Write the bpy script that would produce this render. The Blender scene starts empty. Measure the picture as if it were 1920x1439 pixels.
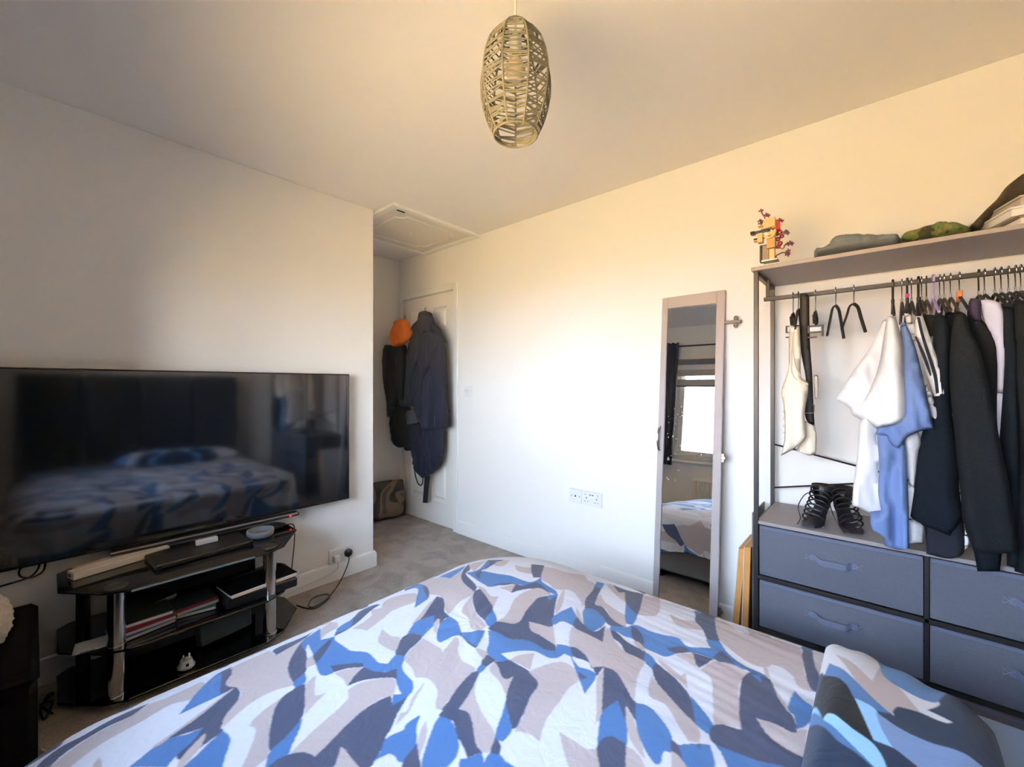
import bpy, bmesh, math, random
import numpy as np
from mathutils import Vector, Matrix, noise
from mathutils.geometry import delaunay_2d_cdt

random.seed(7)
PI = math.pi
scene = bpy.context.scene
COL = scene.collection
# ------------------------------------------------------------------ camera
CAM_H, FOC, CX, CY = 1.219, 788.0, 960.0, 722.5
TH = math.atan2(690, 788)
FW = (-math.sin(TH), math.cos(TH)); RT = (math.cos(TH), math.sin(TH))
cd = bpy.data.cameras.new('camera'); cam = bpy.data.objects.new('camera', cd); COL.objects.link(cam)
cd.sensor_width = 36; cd.lens = FOC / 1920 * 36; cd.shift_y = 3 / 1920; cd.clip_start = .01
cam.location = (0, 0, CAM_H); cam.rotation_euler = (PI / 2, 0, TH)
scene.camera = cam
# ------------------------------------------------------------------ colour management
vs = scene.view_settings
vs.view_transform = 'Standard'; vs.look = 'None'; vs.gamma = 1; vs.use_curve_mapping = False
vs.exposure = 1.12
scene.cycles.max_bounces = 10; scene.cycles.diffuse_bounces = 7
scene.cycles.use_denoising = True
scene.cycles.caustics_reflective = False; scene.cycles.caustics_refractive = False
scene.cycles.sample_clamp_indirect = 6
# ------------------------------------------------------------------ world: pale sky above the horizon
w = bpy.data.worlds.new('sky'); scene.world = w; w.use_nodes = True
nt = w.node_tree; nt.nodes.clear()
tc = nt.nodes.new('ShaderNodeTexCoord'); sp = nt.nodes.new('ShaderNodeSeparateXYZ')
cr = nt.nodes.new('ShaderNodeValToRGB'); bg = nt.nodes.new('ShaderNodeBackground'); wo = nt.nodes.new('ShaderNodeOutputWorld')
nt.links.new(tc.outputs['Generated'], sp.inputs[0]); nt.links.new(sp.outputs['Z'], cr.inputs[0])
nt.links.new(cr.outputs[0], bg.inputs[0]); nt.links.new(bg.outputs[0], wo.inputs[0])
e = cr.color_ramp.elements
e[0].position = 0.0; e[0].color = (.86, .91, 1.0, 1)
e[1].position = 0.7; e[1].color = (.36, .60, 1.0, 1)
bg.inputs[1].default_value = SKY = 15.0
# sun high over the roof behind wall_right: lights the ground outside, never enters the room
sd = bpy.data.lights.new('sun', 'SUN'); sd.energy = 190.0; sd.color = (1, .90, .76); sd.angle = .01
sun = bpy.data.objects.new('sun', sd); COL.objects.link(sun)
sun.rotation_euler = (math.radians(-36), 0, 0)
# window portal: guides the sampling of the daylight that comes in through the window
pd = bpy.data.lights.new('window_portal', 'AREA'); pd.shape = 'RECTANGLE'; pd.size = 2.0; pd.size_y = 1.2
pd.cycles.is_portal = True
po = bpy.data.objects.new('window_portal', pd); COL.objects.link(po)
po.location = (-.81, -.60, 1.43); po.rotation_euler = (PI / 2, 0, PI)

# ------------------------------------------------------------------ helpers
def lin(c):
    if isinstance(c, str):
        c = [int(c[i:i + 2], 16) / 255 for i in (0, 2, 4)]
    return tuple(x / 12.92 if x <= .04045 else ((x + .055) / 1.055) ** 2.4 for x in c)
MATS = {}
def mat(name, col, rough=.6, metal=0, spec=.5, bump=0, scale=200, var=0, vscale=6, sheen=0, emit=None, coat=0):
    if name in MATS: return MATS[name]
    m = bpy.data.materials.new(name); m.use_nodes = True
    n = m.node_tree.nodes; l = m.node_tree.links; b = n['Principled BSDF']
    c = lin(col) + (1,)
    b.inputs['Base Color'].default_value = c; b.inputs['Roughness'].default_value = rough
    b.inputs['Metallic'].default_value = metal; b.inputs['Specular IOR Level'].default_value = spec
    if sheen: b.inputs['Sheen Weight'].default_value = sheen
    if coat: b.inputs['Coat Weight'].default_value = coat
    if emit:
        b.inputs['Emission Color'].default_value = lin(emit[0]) + (1,); b.inputs['Emission Strength'].default_value = emit[1]
    t = n.new('ShaderNodeTexCoord')
    if var:
        no = n.new('ShaderNodeTexNoise'); no.inputs['Scale'].default_value = vscale; no.inputs['Detail'].default_value = 4
        mx = n.new('ShaderNodeMix'); mx.data_type = 'RGBA'
        mx.inputs[6].default_value = tuple(x * (1 - var) for x in c[:3]) + (1,)
        mx.inputs[7].default_value = tuple(min(1, x * (1 + var)) for x in c[:3]) + (1,)
        l.new(t.outputs['Object'], no.inputs['Vector']); l.new(no.outputs['Fac'], mx.inputs[0]); l.new(mx.outputs[2], b.inputs['Base Color'])
    if bump:
        nb = n.new('ShaderNodeTexNoise'); nb.inputs['Scale'].default_value = scale; nb.inputs['Detail'].default_value = 3
        bu = n.new('ShaderNodeBump'); bu.inputs['Strength'].default_value = bump; bu.inputs['Distance'].default_value = .002
        l.new(t.outputs['Object'], nb.inputs['Vector']); l.new(nb.outputs['Fac'], bu.inputs['Height']); l.new(bu.outputs[0], b.inputs['Normal'])
    MATS[name] = m
    return m
ORG = {}
def empty(name, loc, label=None, cat=None, group=None, kind=None):
    o = bpy.data.objects.new(name, None); COL.objects.link(o); o.location = loc; o.empty_display_size = .05
    ORG[o] = Vector(loc); tag(o, label, cat, group, kind)
    return o
def tag(o, label=None, cat=None, group=None, kind=None):
    if label: o['label'] = label
    if cat: o['category'] = cat
    if group: o['group'] = group
    if kind: o['kind'] = kind
    return o
def link_mesh(name, me, m, parent=None, smooth=False, label=None, cat=None, group=None, kind=None, thick=0):
    """mesh given in world coordinates; origin goes to the parent's origin or to the mesh's own base"""
    n = len(me.vertices); co = np.empty(n * 3, np.float32); me.vertices.foreach_get('co', co); co = co.reshape(-1, 3)
    if parent is not None: o0 = ORG[parent]
    else: o0 = Vector(((co[:, 0].min() + co[:, 0].max()) / 2, (co[:, 1].min() + co[:, 1].max()) / 2, co[:, 2].min()))
    co = co - np.array(o0, np.float32); me.vertices.foreach_set('co', co.ravel()); me.update()
    if smooth is not False:
        me.polygons.foreach_set('use_smooth', [True] * len(me.polygons))
    ms = m if isinstance(m, (list, tuple)) else [m]
    for q in ms: me.materials.append(q)
    o = bpy.data.objects.new(name, me); COL.objects.link(o)
    ORG[o] = o0
    if parent is not None: o.parent = parent
    else: o.location = o0
    if isinstance(smooth, float):
        try: me.set_sharp_from_angle(angle=smooth)
        except Exception: pass
    tag(o, label, cat, group, kind)
    return o
def obj(name, bm, m, parent=None, smooth=False, **k):
    me = bpy.data.meshes.new(name)
    bmesh.ops.recalc_face_normals(bm, faces=bm.faces); bm.to_mesh(me); bm.free()
    return link_mesh(name, me, m, parent, smooth, **k)
def B(): return bmesh.new()
def box(bm, x0, x1, y0, y1, z0, z1, bev=0, M=None, seg=1):
    t = bmesh.new(); bmesh.ops.create_cube(t, size=1)
    for v in t.verts: v.co = Vector(((x0 + x1) / 2 + v.co.x * (x1 - x0), (y0 + y1) / 2 + v.co.y * (y1 - y0), (z0 + z1) / 2 + v.co.z * (z1 - z0)))
    if bev: bmesh.ops.bevel(t, geom=t.edges[:], offset=bev, segments=seg, affect='EDGES', profile=.6)
    if M is not None: bmesh.ops.transform(t, matrix=M, verts=t.verts[:])
    join(bm, t); return bm
def join(bm, t):
    me = bpy.data.meshes.new('t'); t.to_mesh(me); t.free(); bm.from_mesh(me); bpy.data.meshes.remove(me)
def bx(name, x0, x1, y0, y1, z0, z1, m, parent=None, bev=.002, **k):
    return obj(name, box(B(), x0, x1, y0, y1, z0, z1, bev), m, parent, **k)
def tube(bm, pts, r, seg=8, closed=False, flat=1.0):
    pts = [Vector(p) for p in pts]; n = len(pts); rings = []; up = None
    for i, p in enumerate(pts):
        if closed: d = pts[(i + 1) % n] - pts[i - 1]
        else: d = pts[min(i + 1, n - 1)] - pts[max(i - 1, 0)]
        if d.length < 1e-9: d = Vector((0, 0, 1))
        d.normalize()
        if up is None: up = d.orthogonal().normalized()
        up = (up - d * up.dot(d))
        up = up.normalized() if up.length > 1e-6 else d.orthogonal().normalized()
        s = d.cross(up); rr = r[i] if isinstance(r, (list, tuple)) else r
        rings.append([bm.verts.new(p + (up * math.cos(2 * PI * k / seg) + s * math.sin(2 * PI * k / seg) * flat) * rr) for k in range(seg)])
    for i in range(n if closed else n - 1):
        a, b = rings[i], rings[(i + 1) % n]
        for k in range(seg): bm.faces.new((a[k], a[(k + 1) % seg], b[(k + 1) % seg], b[k]))
    if not closed: bm.faces.new(rings[0][::-1]); bm.faces.new(rings[-1])
    return bm
def tb(name, pts, r, m, parent=None, seg=8, closed=False, **k):
    return obj(name, tube(B(), pts, r, seg, closed), m, parent, smooth=.9, **k)
def spline(pts, n=8, closed=False):
    P = [Vector(p) for p in pts]; out = []; N = len(P)
    for i in range(N if closed else N - 1):
        if closed: p0, p1, p2, p3 = P[i - 1], P[i], P[(i + 1) % N], P[(i + 2) % N]
        else: p0, p1, p2, p3 = P[max(i - 1, 0)], P[i], P[i + 1], P[min(i + 2, N - 1)]
        for k in range(n):
            t = k / n
            out.append(.5 * ((2 * p1) + (p2 - p0) * t + (2 * p0 - 5 * p1 + 4 * p2 - p3) * t * t + (3 * p1 - p0 - 3 * p2 + p3) * t ** 3))
    if not closed: out.append(P[-1])
    return out
def lathe(bm, prof, c, seg=24, M=None):
    """prof: list of (r, z)"""
    rings = []
    for r, z in prof:
        rings.append([bm.verts.new(Vector((c[0] + r * math.cos(2 * PI * k / seg), c[1] + r * math.sin(2 * PI * k / seg), c[2] + z))) for k in range(seg)])
    for a, b in zip(rings, rings[1:]):
        for k in range(seg): bm.faces.new((a[k], a[(k + 1) % seg], b[(k + 1) % seg], b[k]))
    if prof[0][0] > 1e-5: bm.faces.new(rings[0][::-1])
    if prof[-1][0] > 1e-5: bm.faces.new(rings[-1])
    bmesh.ops.remove_doubles(bm, verts=bm.verts[:], dist=1e-6)
    if M is not None: bmesh.ops.transform(bm, matrix=M, verts=bm.verts[:])
    return bm
def prism(bm, pts, z0, z1, bev=0):
    """horizontal polygon (x,y) extruded z0..z1"""
    t = bmesh.new(); a = [t.verts.new((x, y, z0)) for x, y in pts]; f = t.faces.new(a)
    r = bmesh.ops.extrude_face_region(t, geom=[f])
    for v in r['geom']:
        if isinstance(v, bmesh.types.BMVert): v.co.z = z1
    bmesh.ops.recalc_face_normals(t, faces=t.faces[:])
    if bev: bmesh.ops.bevel(t, geom=t.edges[:], offset=bev, segments=1, affect='EDGES')
    join(bm, t); return bm
def at(u, v, y):
    """point of the photograph's pixel (u, v) on the vertical plane y = const of the room"""
    a = (u - CX) / FOC; dx, dy, dz = FW[0] + a * RT[0], FW[1] + a * RT[1], -(v - CY) / FOC
    k = y / dy; return Vector((dx * k, y, CAM_H + dz * k))
def atx(u, v, x):
    a = (u - CX) / FOC; dx, dy, dz = FW[0] + a * RT[0], FW[1] + a * RT[1], -(v - CY) / FOC
    k = x / dx; return Vector((x, dy * k, CAM_H + dz * k))
def atz(u, v, z):
    a = (u - CX) / FOC; dx, dy, dz = FW[0] + a * RT[0], FW[1] + a * RT[1], -(v - CY) / FOC
    k = (z - CAM_H) / dz; return Vector((dx * k, dy * k, z))

def puff(pts2, y, thick, step=.012, fold=.004, fk=40, seed=0, slant=0, back=0, edge=.022):
    """a soft cloth volume: outline (x,z) in the plane y; rounded towards its outline, with hanging folds"""
    P = [Vector((pts2[i], pts2[i + 1])) for i in range(0, len(pts2), 2)]
    n_ = len(P); T = []
    for i in range(n_):
        u_, v_ = P[i] - P[i - 1], P[(i + 1) % n_] - P[i]
        T.append((P[(i + 1) % n_] - P[i - 1]) * .5 if u_.length > 0 and v_.length > 0 and u_.normalized().dot(v_.normalized()) > .55 else Vector((0, 0)))
    Q = []
    for i in range(n_):
        a_, b_ = P[i], P[(i + 1) % n_]; L_ = (b_ - a_).length
        ta, tb_ = T[i], T[(i + 1) % n_]
        ta = ta.normalized() * L_ if ta.length else (b_ - a_); tb_ = tb_.normalized() * L_ if tb_.length else (b_ - a_)
        for k in range(4):
            t = k / 4; Q.append(a_ * (2 * t ** 3 - 3 * t * t + 1) + ta * (t ** 3 - 2 * t * t + t) + b_ * (3 * t * t - 2 * t ** 3) + tb_ * (t ** 3 - t * t))
    R = []
    for i, p in enumerate(Q):
        q = Q[(i + 1) % len(Q)]; n = max(1, int((q - p).length / step))
        for k in range(n): R.append(p.lerp(q, k / n))
    bd = np.array([(p.x, p.y) for p in R]); nb = len(bd)
    x0, z0 = bd.min(0); x1, z1 = bd.max(0)
    gx, gz = np.meshgrid(np.arange(x0, x1, step), np.arange(z0, z1, step)); g = np.c_[gx.ravel(), gz.ravel()]
    a, b = bd, np.roll(bd, -1, 0); ins = np.zeros(len(g), bool)
    for (ax, az), (bx_, bz) in zip(a, b):
        if az == bz: continue
        c = ((az > g[:, 1]) != (bz > g[:, 1])); xx = (bx_ - ax) * (g[:, 1] - az) / (bz - az) + ax
        ins ^= c & (g[:, 0] < xx)
    def dist(p):
        d = np.full(len(p), 9.)
        for A_, B_ in zip(a, b):
            ab = B_ - A_; L = (ab ** 2).sum() + 1e-12; t = np.clip(((p - A_) @ ab) / L, 0, 1)
            d = np.minimum(d, np.hypot(*(p - A_ - t[:, None] * ab).T))
        return d
    g = g[ins]
    if len(g): g = g[dist(g) > step * .55]
    allp = np.r_[bd, g]
    vs_, es, fs, *_ = delaunay_2d_cdt([Vector(p) for p in allp], [(i, (i + 1) % nb) for i in range(nb)], [list(range(nb))], 1, 1e-6)
    vp = np.array([(v.x, v.y) for v in vs_]); d = dist(vp)
    W = min(max(d.max(), .008), edge)
    t = np.clip(d / W, 0, 1); h = thick * .5 * np.sqrt(np.clip(1 - (1 - t) ** 2, 0, 1)) ** .8
    rs = random.Random(seed); ph = rs.uniform(0, 9)
    f = np.array([1.3 * noise.noise(Vector(((p[0] + slant * p[1] * .3) * fk * .5 + ph, p[1] * fk * .07 + ph, seed))) + .9 * (.35 - abs(noise.noise(Vector(((p[0] + slant * p[1] * .6) * fk * .9, p[1] * fk * .16, seed + 5.))))) for p in vp])
    f = f * fold * 2.6 * np.clip(d / .010, 0, 1)
    bm = bmesh.new()
    fr = [bm.verts.new((p[0], y - hh - ff, p[1])) for p, hh, ff in zip(vp, h, f)]
    bk = [fr[i] if d[i] < 1e-5 else bm.verts.new((vp[i][0], y + h[i] * .8 + (back * min(1, max(0, (vp[i][1] - .72) / .1)) * min(1, d[i] / .02) if back else 0), vp[i][1])) for i in range(len(vp))]
    for q in fs:
        try: bm.faces.new([fr[i] for i in q])
        except ValueError: pass
        try: bm.faces.new([bk[i] for i in q][::-1])
        except ValueError: pass
    return bm
def cloth(name, key, m, parent=None, thick=.04, dy=0, **k):
    y, P = OUT[key]; kk = {a: k.pop(a) for a in ('step', 'fold', 'fk', 'seed', 'slant', 'back', 'edge') if a in k}
    return obj(name, puff(P, y + dy, thick, **kk), m, parent, smooth=True, **k)
PRINT_MM = """
S -1257,6 -1301,39 -1292,71 -1309,107 -1321,155 -1311,185 -1276,149 -1276,113 -1269,88 -1258,61 -1242,37 -1222,23
T -1222,23 -1252,61 -1269,98 -1276,149 -1298,183 -1289,210 -1290,254 -1288,280 -1261,284 -1221,268 -1216,243 -1236,212 -1222,161 -1213,107 -1204,80 -1183,47
T -1146,76 -1167,87 -1147,90 -1127,88 -1144,75
B -1174,215 -1201,236 -1234,260 -1306,323 -1319,356 -1244,335 -1210,313 -1176,325 -1172,294 -1174,251
S -1305,329 -1319,356 -1244,335 -1208,311 -1203,300 -1257,317
S -1207,312 -1190,324 -1158,328 -1135,322 -1106,305 -1083,282 -1062,267 -1049,267 -1040,241 -1021,194 -1046,188 -1089,241 -1096,216 -1108,181 -1123,202 -1135,243 -1162,292 -1174,321 -1179,296 -1203,300
B -1084,122 -1108,181 -1093,215 -1089,241 -1063,218 -1046,188 -1028,170
T -1013,182 -1035,195 -1067,236 -1067,240 -1054,236 -1031,221 -1006,188
B -1006,188 -1019,215 -1036,241 -1049,267 -1021,272 -1002,267 -972,251 -947,239
T -1106,156 -1123,202 -1148,258 -1178,318 -1174,321 -1158,291 -1131,242 -1115,200 -1102,171
T -1309,354 -1322,449 -1256,440 -1283,494 -1292,552 -1247,511 -1200,468 -1155,437 -1084,423 -1074,422 -1093,371 -1086,322 -1058,268 -1087,279 -1131,322 -1164,329 -1207,313 -1262,343
S -1308,459 -1308,529 -1318,576 -1279,524 -1249,441
T -1057,392 -1045,343 -1026,311 -1003,314 -985,307 -943,280 -920,262 -905,275 -912,307 -992,339 -1035,365
S -1270,520 -1175,493 -1099,458 -1084,423 -1124,428 -1155,437 -1194,460 -1235,491
B -1084,423 -1100,457 -1065,444 -1061,418
S -1062,419 -1061,442 -1001,416 -962,394 -932,346 -917,313 -947,321 -992,340 -1035,365 -1057,392
B -920,314 -933,348 -959,393 -934,378 -898,346 -886,337 -882,295 -884,293
T -1116,467 -1149,482 -1160,504 -1115,491
B -1251,509 -1285,536 -1293,555 -1322,596 -1222,554 -1206,585 -1179,576 -1116,577 -1096,579 -1058,604 -1016,603 -984,600 -971,612 -985,648 -971,659 -926,628 -903,620 -865,616 -839,599 -837,587 -849,576 -903,594 -936,619 -949,591 -976,573 -1010,567 -1026,570 -1051,543 -1076,511 -1044,504 -1051,485 -1073,480 -1154,502 -1232,520 -1200,500
T -1230,556 -1304,591 -1339,639 -1303,640 -1256,617 -1249,589
S -1207,584 -1244,615 -1271,675 -1323,743 -1323,772 -1279,780 -1265,739 -1228,671 -1212,626
B -1219,599 -1252,618 -1267,677 -1223,643
S -1154,502 -1201,567 -1188,569 -1140,525 -1114,492
S -1076,511 -1053,544 -1024,572 -1008,566 -1035,535 -1046,505
T -1043,505 -1032,534 -1007,567 -995,535 -976,505 -1007,509
S -1007,567 -976,573 -947,593 -938,620 -900,596 -918,591 -946,561 -964,536 -974,504 -995,535
T -961,501 -958,535 -936,570 -917,590 -900,591 -865,562 -876,534 -874,491 -862,440 -847,402 -836,367 -854,365 -873,351 -884,338 -906,394 -921,450 -935,487
T -1056,442 -1070,472 -1010,442 -1000,443 -993,463 -981,434 -963,401
S -866,557 -840,543 -838,590 -824,565 -804,531 -782,503 -771,482 -766,483 -751,458 -734,425 -750,410 -784,412 -814,413 -820,411 -806,400 -784,381 -883,294 -889,314 -884,336 -868,356 -850,365 -837,366 -849,403 -864,446 -874,491 -873,532
B -865,562 -847,580 -838,590 -834,566 -838,540
T -785,380 -806,400 -820,411 -809,414 -780,412 -748,412
B -740,434 -749,456 -769,484 -761,517 -764,566 -746,541 -719,520 -692,509 -696,473 -729,469 -738,450
S -696,473 -710,514 -684,503 -659,490 -686,467
B -659,489 -683,521 -680,524 -648,499
T -1086,655 -1125,693 -1075,692 -1050,705 -998,656 -1052,648
T -1203,639 -1217,695 -1243,749 -1246,784 -1218,809 -1187,748 -1154,659 -1177,654
T -1248,765 -1294,810 -1285,863 -1248,898 -1232,895 -1186,858 -1194,806 -1194,743 -1161,685 -1266,738
B -1345,908 -1360,958 -1331,988 -1222,927 -1175,905 -1153,829 -1212,881 -1282,934 -1324,918
S -1331,988 -1263,963 -1209,934 -1176,904 -1207,915
T -1332,994 -1323,1068 -1244,1059 -1271,1146 -1208,1084 -1142,1046 -1075,1027 -1065,950 -1037,874 -1077,893 -1112,922 -1153,936 -1183,930 -1189,921 -1236,952
B -1323,1068 -1318,1128 -1307,1198 -1271,1146 -1244,1059
S -1266,1148 -1208,1084 -1152,1050 -1075,1027 -1097,1059 -1218,1116 -1238,1158 -1313,1222
B -1227,1124 -1206,1149 -1215,1198 -1281,1304 -1221,1256 -1193,1183 -1136,1120 -1084,1091 -1062,1087 -1113,1091
S -1281,1304 -1218,1342 -1205,1266 -1190,1199 -1193,1183 -1225,1254
S -1184,1137 -1195,1182 -1129,1114 -1136,1109
T -1297,1213 -1277,1292 -1206,1149
B -1185,1175 -1127,1190 -1070,1210 -1013,1210 -974,1221 -970,1277 -944,1249 -867,1226 -842,1204 -859,1200 -928,1215 -957,1225 -970,1189 -1036,1153 -1059,1089 -1087,1089 -1133,1111
S -976,1110 -1017,1169 -979,1181 -956,1231 -920,1223 -862,1192 -933,1188 -963,1149
S -1068,1104 -1039,1157 -1011,1175 -1033,1138
T -1034,1110 -1008,1172 -979,1113 -1002,1115
T -1219,1295 -1199,1356 -1157,1268 -1186,1246
T -1130,1307 -1091,1309 -1056,1327 -1016,1274 -1074,1262
S -1086,1361 -1039,1390 -993,1313 -970,1277 -992,1256 -1036,1298
T -1030,1378 -987,1396 -938,1402 -887,1453 -839,1398 -749,1249 -742,1215 -780,1241 -834,1269 -869,1235 -915,1252 -964,1269
T -1103,1065 -1072,1068 -1011,1045 -993,1065 -951,991 -1023,1025
T -894,946 -893,989 -942,1094 -942,1168 -921,1205 -862,1192 -885,1145 -867,1064 -842,979
S -869,1175 -845,1208 -817,1155 -785,1101 -750,1048 -752,1034 -781,1028 -821,1018 -783,981 -752,985 -709,980 -687,971 -673,951 -696,937 -738,940 -772,932 -801,906 -871,896 -886,906 -890,945 -842,979 -867,1064 -885,1145
B -866,1178 -845,1208 -843,1152
T -777,1099 -809,1144 -852,1252 -844,1248 -793,1158
B -756,1059 -777,1099 -767,1172 -735,1137 -710,1116 -701,1084 -740,1081 -747,1050
S -719,1125 -695,1113 -655,1085 -644,1073 -698,1079
T -756,1182 -723,1157 -684,1107 -720,1133
B -730,1196 -719,1206 -650,1090 -681,1109
T -821,1018 -781,1028 -752,1034 -746,1043 -687,971 -749,980 -783,981
T -700,1076 -650,1075 -582,975 -646,988 -669,1015
S -1059,1004 -1077,1031 -1075,1054 -995,1018 -951,991 -920,924 -971,938 -1020,969
B -951,991 -892,947 -890,910 -920,924
T -1019,915 -1071,1015 -1016,963 -967,933 -901,908 -895,883 -919,869 -974,902
S -1082,795 -1162,929 -1137,933 -1106,917 -1061,880 -1024,872 -1030,854 -1008,816 -1038,839 -1062,844
T -1078,761 -1136,866 -1162,929 -1115,854 -1082,795
B -1084,792 -1071,849 -1031,820 -1018,784 -1001,747 -1037,746 -1043,719 -1069,757
S -1070,846 -1046,849 -1025,809
S -1045,709 -1044,739 -1029,748 -1001,747 -978,685 -963,660 -989,650 -1014,674
B -989,650 -963,660 -937,635 -911,624 -869,618 -847,606 -835,588 -837,541 -860,557 -847,578 -896,595 -935,620 -953,593 -974,575 -1018,601 -989,602 -971,614
B -1002,805 -1025,841 -1029,872 -991,871 -940,843 -929,838 -892,885 -882,886 -840,811 -869,813 -922,822 -936,814 -941,784 -943,765 -960,768
S -902,822 -870,818 -845,814 -841,807 -871,811
S -931,818 -933,842 -923,828
T -1027,808 -1049,843 -1036,841 -1000,799 -985,783
T -959,658 -976,687 -994,746 -927,749 -900,740 -931,814 -904,803 -876,774 -832,750 -776,745 -770,694 -754,645 -740,604 -754,600 -792,635 -820,645 -850,645 -872,631 -906,645 -951,652
B -876,892 -852,905 -801,906 -772,932 -738,940 -696,937 -673,951 -688,978 -651,990 -618,955 -646,955 -651,926 -667,912 -716,907 -773,838 -739,831 -750,813 -770,804 -806,816 -836,855
S -805,810 -764,807 -762,768 -782,771
B -782,771 -762,768 -758,736 -772,745
T -840,811 -806,816 -790,787 -835,802
S -772,745 -756,738 -735,680 -715,635 -718,615 -740,604 -751,643 -770,694
S -767,801 -750,813 -739,831 -710,833 -673,834 -646,823 -626,810 -606,751 -593,720 -625,692 -649,723 -688,791 -696,771 -714,774 -743,793
T -751,769 -762,799 -743,793 -714,774 -696,771 -688,791 -654,728 -698,752
T -739,831 -733,861 -708,901 -672,838 -712,837
T -798,553 -822,585 -842,637 -828,618 -811,586 -792,555 -782,514 -804,540
T -713,632 -725,670 -749,723 -717,687 -673,663 -632,649 -606,638 -588,601 -598,592 -618,595 -674,633 -691,639
S -732,590 -740,613 -764,674 -775,732 -765,746 -749,723 -725,670 -713,632 -691,639 -665,628 -618,595 -598,592 -610,564 -645,578 -659,581 -696,601 -708,599
B -672,501 -697,533 -725,576 -729,591 -705,600 -685,595 -651,577 -637,565 -626,544 -626,519 -659,490
T -743,564 -719,550 -697,525 -682,502 -712,520 -734,545
B -620,553 -611,562 -598,592 -579,579 -585,600 -568,612 -551,610 -518,614 -606,536
S -585,600 -602,634 -585,631 -578,626 -568,612
B -602,634 -631,687 -651,722 -616,692 -589,672 -584,653 -584,636
S -653,724 -690,796 -686,809 -674,834 -628,814 -616,771 -594,711 -585,683 -588,673 -618,694
T -581,671 -592,709 -616,771 -628,814 -673,832 -654,888 -629,922 -588,918 -560,889 -565,858 -557,808 -551,753 -541,718 -527,689 -553,688 -569,682
B -633,961 -588,934 -564,939 -537,935 -525,860 -558,891 -588,918
S -580,916 -549,914 -558,896
T -463,800 -478,833 -528,922 -536,969 -519,940 -461,828
T -510,734 -480,737 -448,737 -436,746 -433,754 -402,715 -441,681 -474,700
B -433,757 -451,796 -463,826 -459,890 -446,888 -400,796 -426,792 -429,775
S -432,755 -429,775 -426,792 -399,794 -372,741 -402,715
S -700,482 -712,516 -677,499 -661,488 -682,470
B -767,528 -766,565 -741,538 -712,516 -703,484
T -940,1308 -848,1406 -795,1384 -767,1264 -738,1199 -798,1257 -842,1267 -866,1239 -896,1246
S -821,1434 -795,1448 -730,1267 -718,1247 -694,1249 -627,1199 -582,1190 -620,1164 -645,1175 -681,1204 -711,1214 -730,1196 -763,1257 -782,1335
B -821,1434 -795,1448 -770,1382 -790,1372
T -794,1451 -777,1468 -723,1416 -706,1439 -658,1342 -714,1373
T -722,1254 -749,1332 -708,1289 -649,1263 -611,1250 -582,1190 -627,1199 -685,1248
S -771,1465 -713,1458 -652,1477 -597,1325 -585,1275 -611,1289 -653,1335 -703,1429 -712,1402
B -653,1335 -624,1308 -585,1275 -572,1216 -593,1213
T -647,1467 -596,1482 -577,1444 -541,1319 -586,1284 -600,1333
T -516,1364 -470,1355 -435,1373 -402,1329 -438,1310 -474,1309
B -477,1482 -455,1483 -443,1400
S -455,1483 -412,1489 -380,1385 -349,1306 -377,1287 -404,1336 -443,1387
T -401,1462 -379,1469 -345,1437 -319,1456 -297,1428 -253,1492 -217,1278 -247,1250 -297,1282 -347,1308 -377,1388
B -620,1164 -582,1190 -572,1216 -554,1224 -517,1218 -473,1226 -440,1234 -406,1215 -356,1247 -379,1284 -349,1306 -314,1259 -269,1229 -231,1229 -212,1218 -222,1182 -254,1208 -279,1203 -336,1205 -386,1192 -421,1154 -436,1129 -466,1127 -495,1128 -539,1145 -566,1143 -591,1150 -590,1135 -609,1142
S -572,1207 -554,1207 -515,1166 -497,1126 -532,1144 -551,1163
S -449,1163 -418,1204 -393,1193 -423,1159
S -386,1192 -336,1205 -342,1169 -353,1139 -368,1152
S -340,1209 -330,1257 -308,1237 -280,1208 -315,1200
B -777,1082 -766,1173 -716,1127 -697,1079 -740,1082 -754,1049
S -697,1079 -720,1133 -681,1109 -643,1097 -633,1105 -631,1154 -593,1068 -644,1073
B -729,1188 -711,1214 -675,1200 -644,1176 -634,1135 -639,1096 -664,1101 -687,1120
T -747,1172 -719,1151 -682,1108 -714,1130
T -699,1070 -644,1073 -593,1068 -621,1139 -614,1145 -572,1100 -523,1070 -492,1072 -469,1069 -458,1004 -427,918 -458,937 -500,973 -537,973 -559,948 -591,979 -651,990 -676,1023
S -651,990 -636,996 -591,979 -559,948 -553,960 -537,973 -534,932 -546,943 -581,964 -620,960
S -609,1142 -588,1145 -548,1122 -511,1114 -484,1111 -469,1069 -492,1072 -523,1070 -553,1097 -580,1108
B -486,1109 -473,1108 -447,1088 -441,1052 -469,1069
T -536,1139 -517,1142 -493,1123 -490,1109 -513,1118
S -447,1088 -421,1076 -380,1057 -339,1023 -318,987 -297,943 -333,960 -365,981 -408,1007 -439,1048
B -337,1024 -311,1006 -270,967 -267,935 -297,943 -314,977
T -433,1026 -420,1016 -365,981 -318,952 -293,939 -279,902 -296,887 -330,918 -367,952 -407,953
T -450,1103 -423,1097 -380,1079 -372,1096 -349,1043 -381,1061 -430,1085
T -420,1152 -386,1192 -358,1138 -389,1146
T -348,1134 -328,1197 -291,1210 -253,1203 -259,1149 -250,1092 -222,997 -249,989 -270,967 -301,1071 -320,1120
S -537,973 -508,977 -471,951 -432,918 -422,913 -398,862 -434,889 -412,842 -458,891 -463,829 -498,897
B -463,829 -458,891 -433,864 -407,838 -391,804 -405,799 -423,794 -428,775 -437,764 -455,804
B -422,913 -397,917 -375,907 -339,879 -319,868 -372,821 -398,862
T -434,887 -399,858 -373,820 -382,812 -409,841
B -422,912 -395,922 -361,906 -329,880 -311,841 -324,830 -319,804 -321,794 -334,795 -366,820 -392,854
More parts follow.
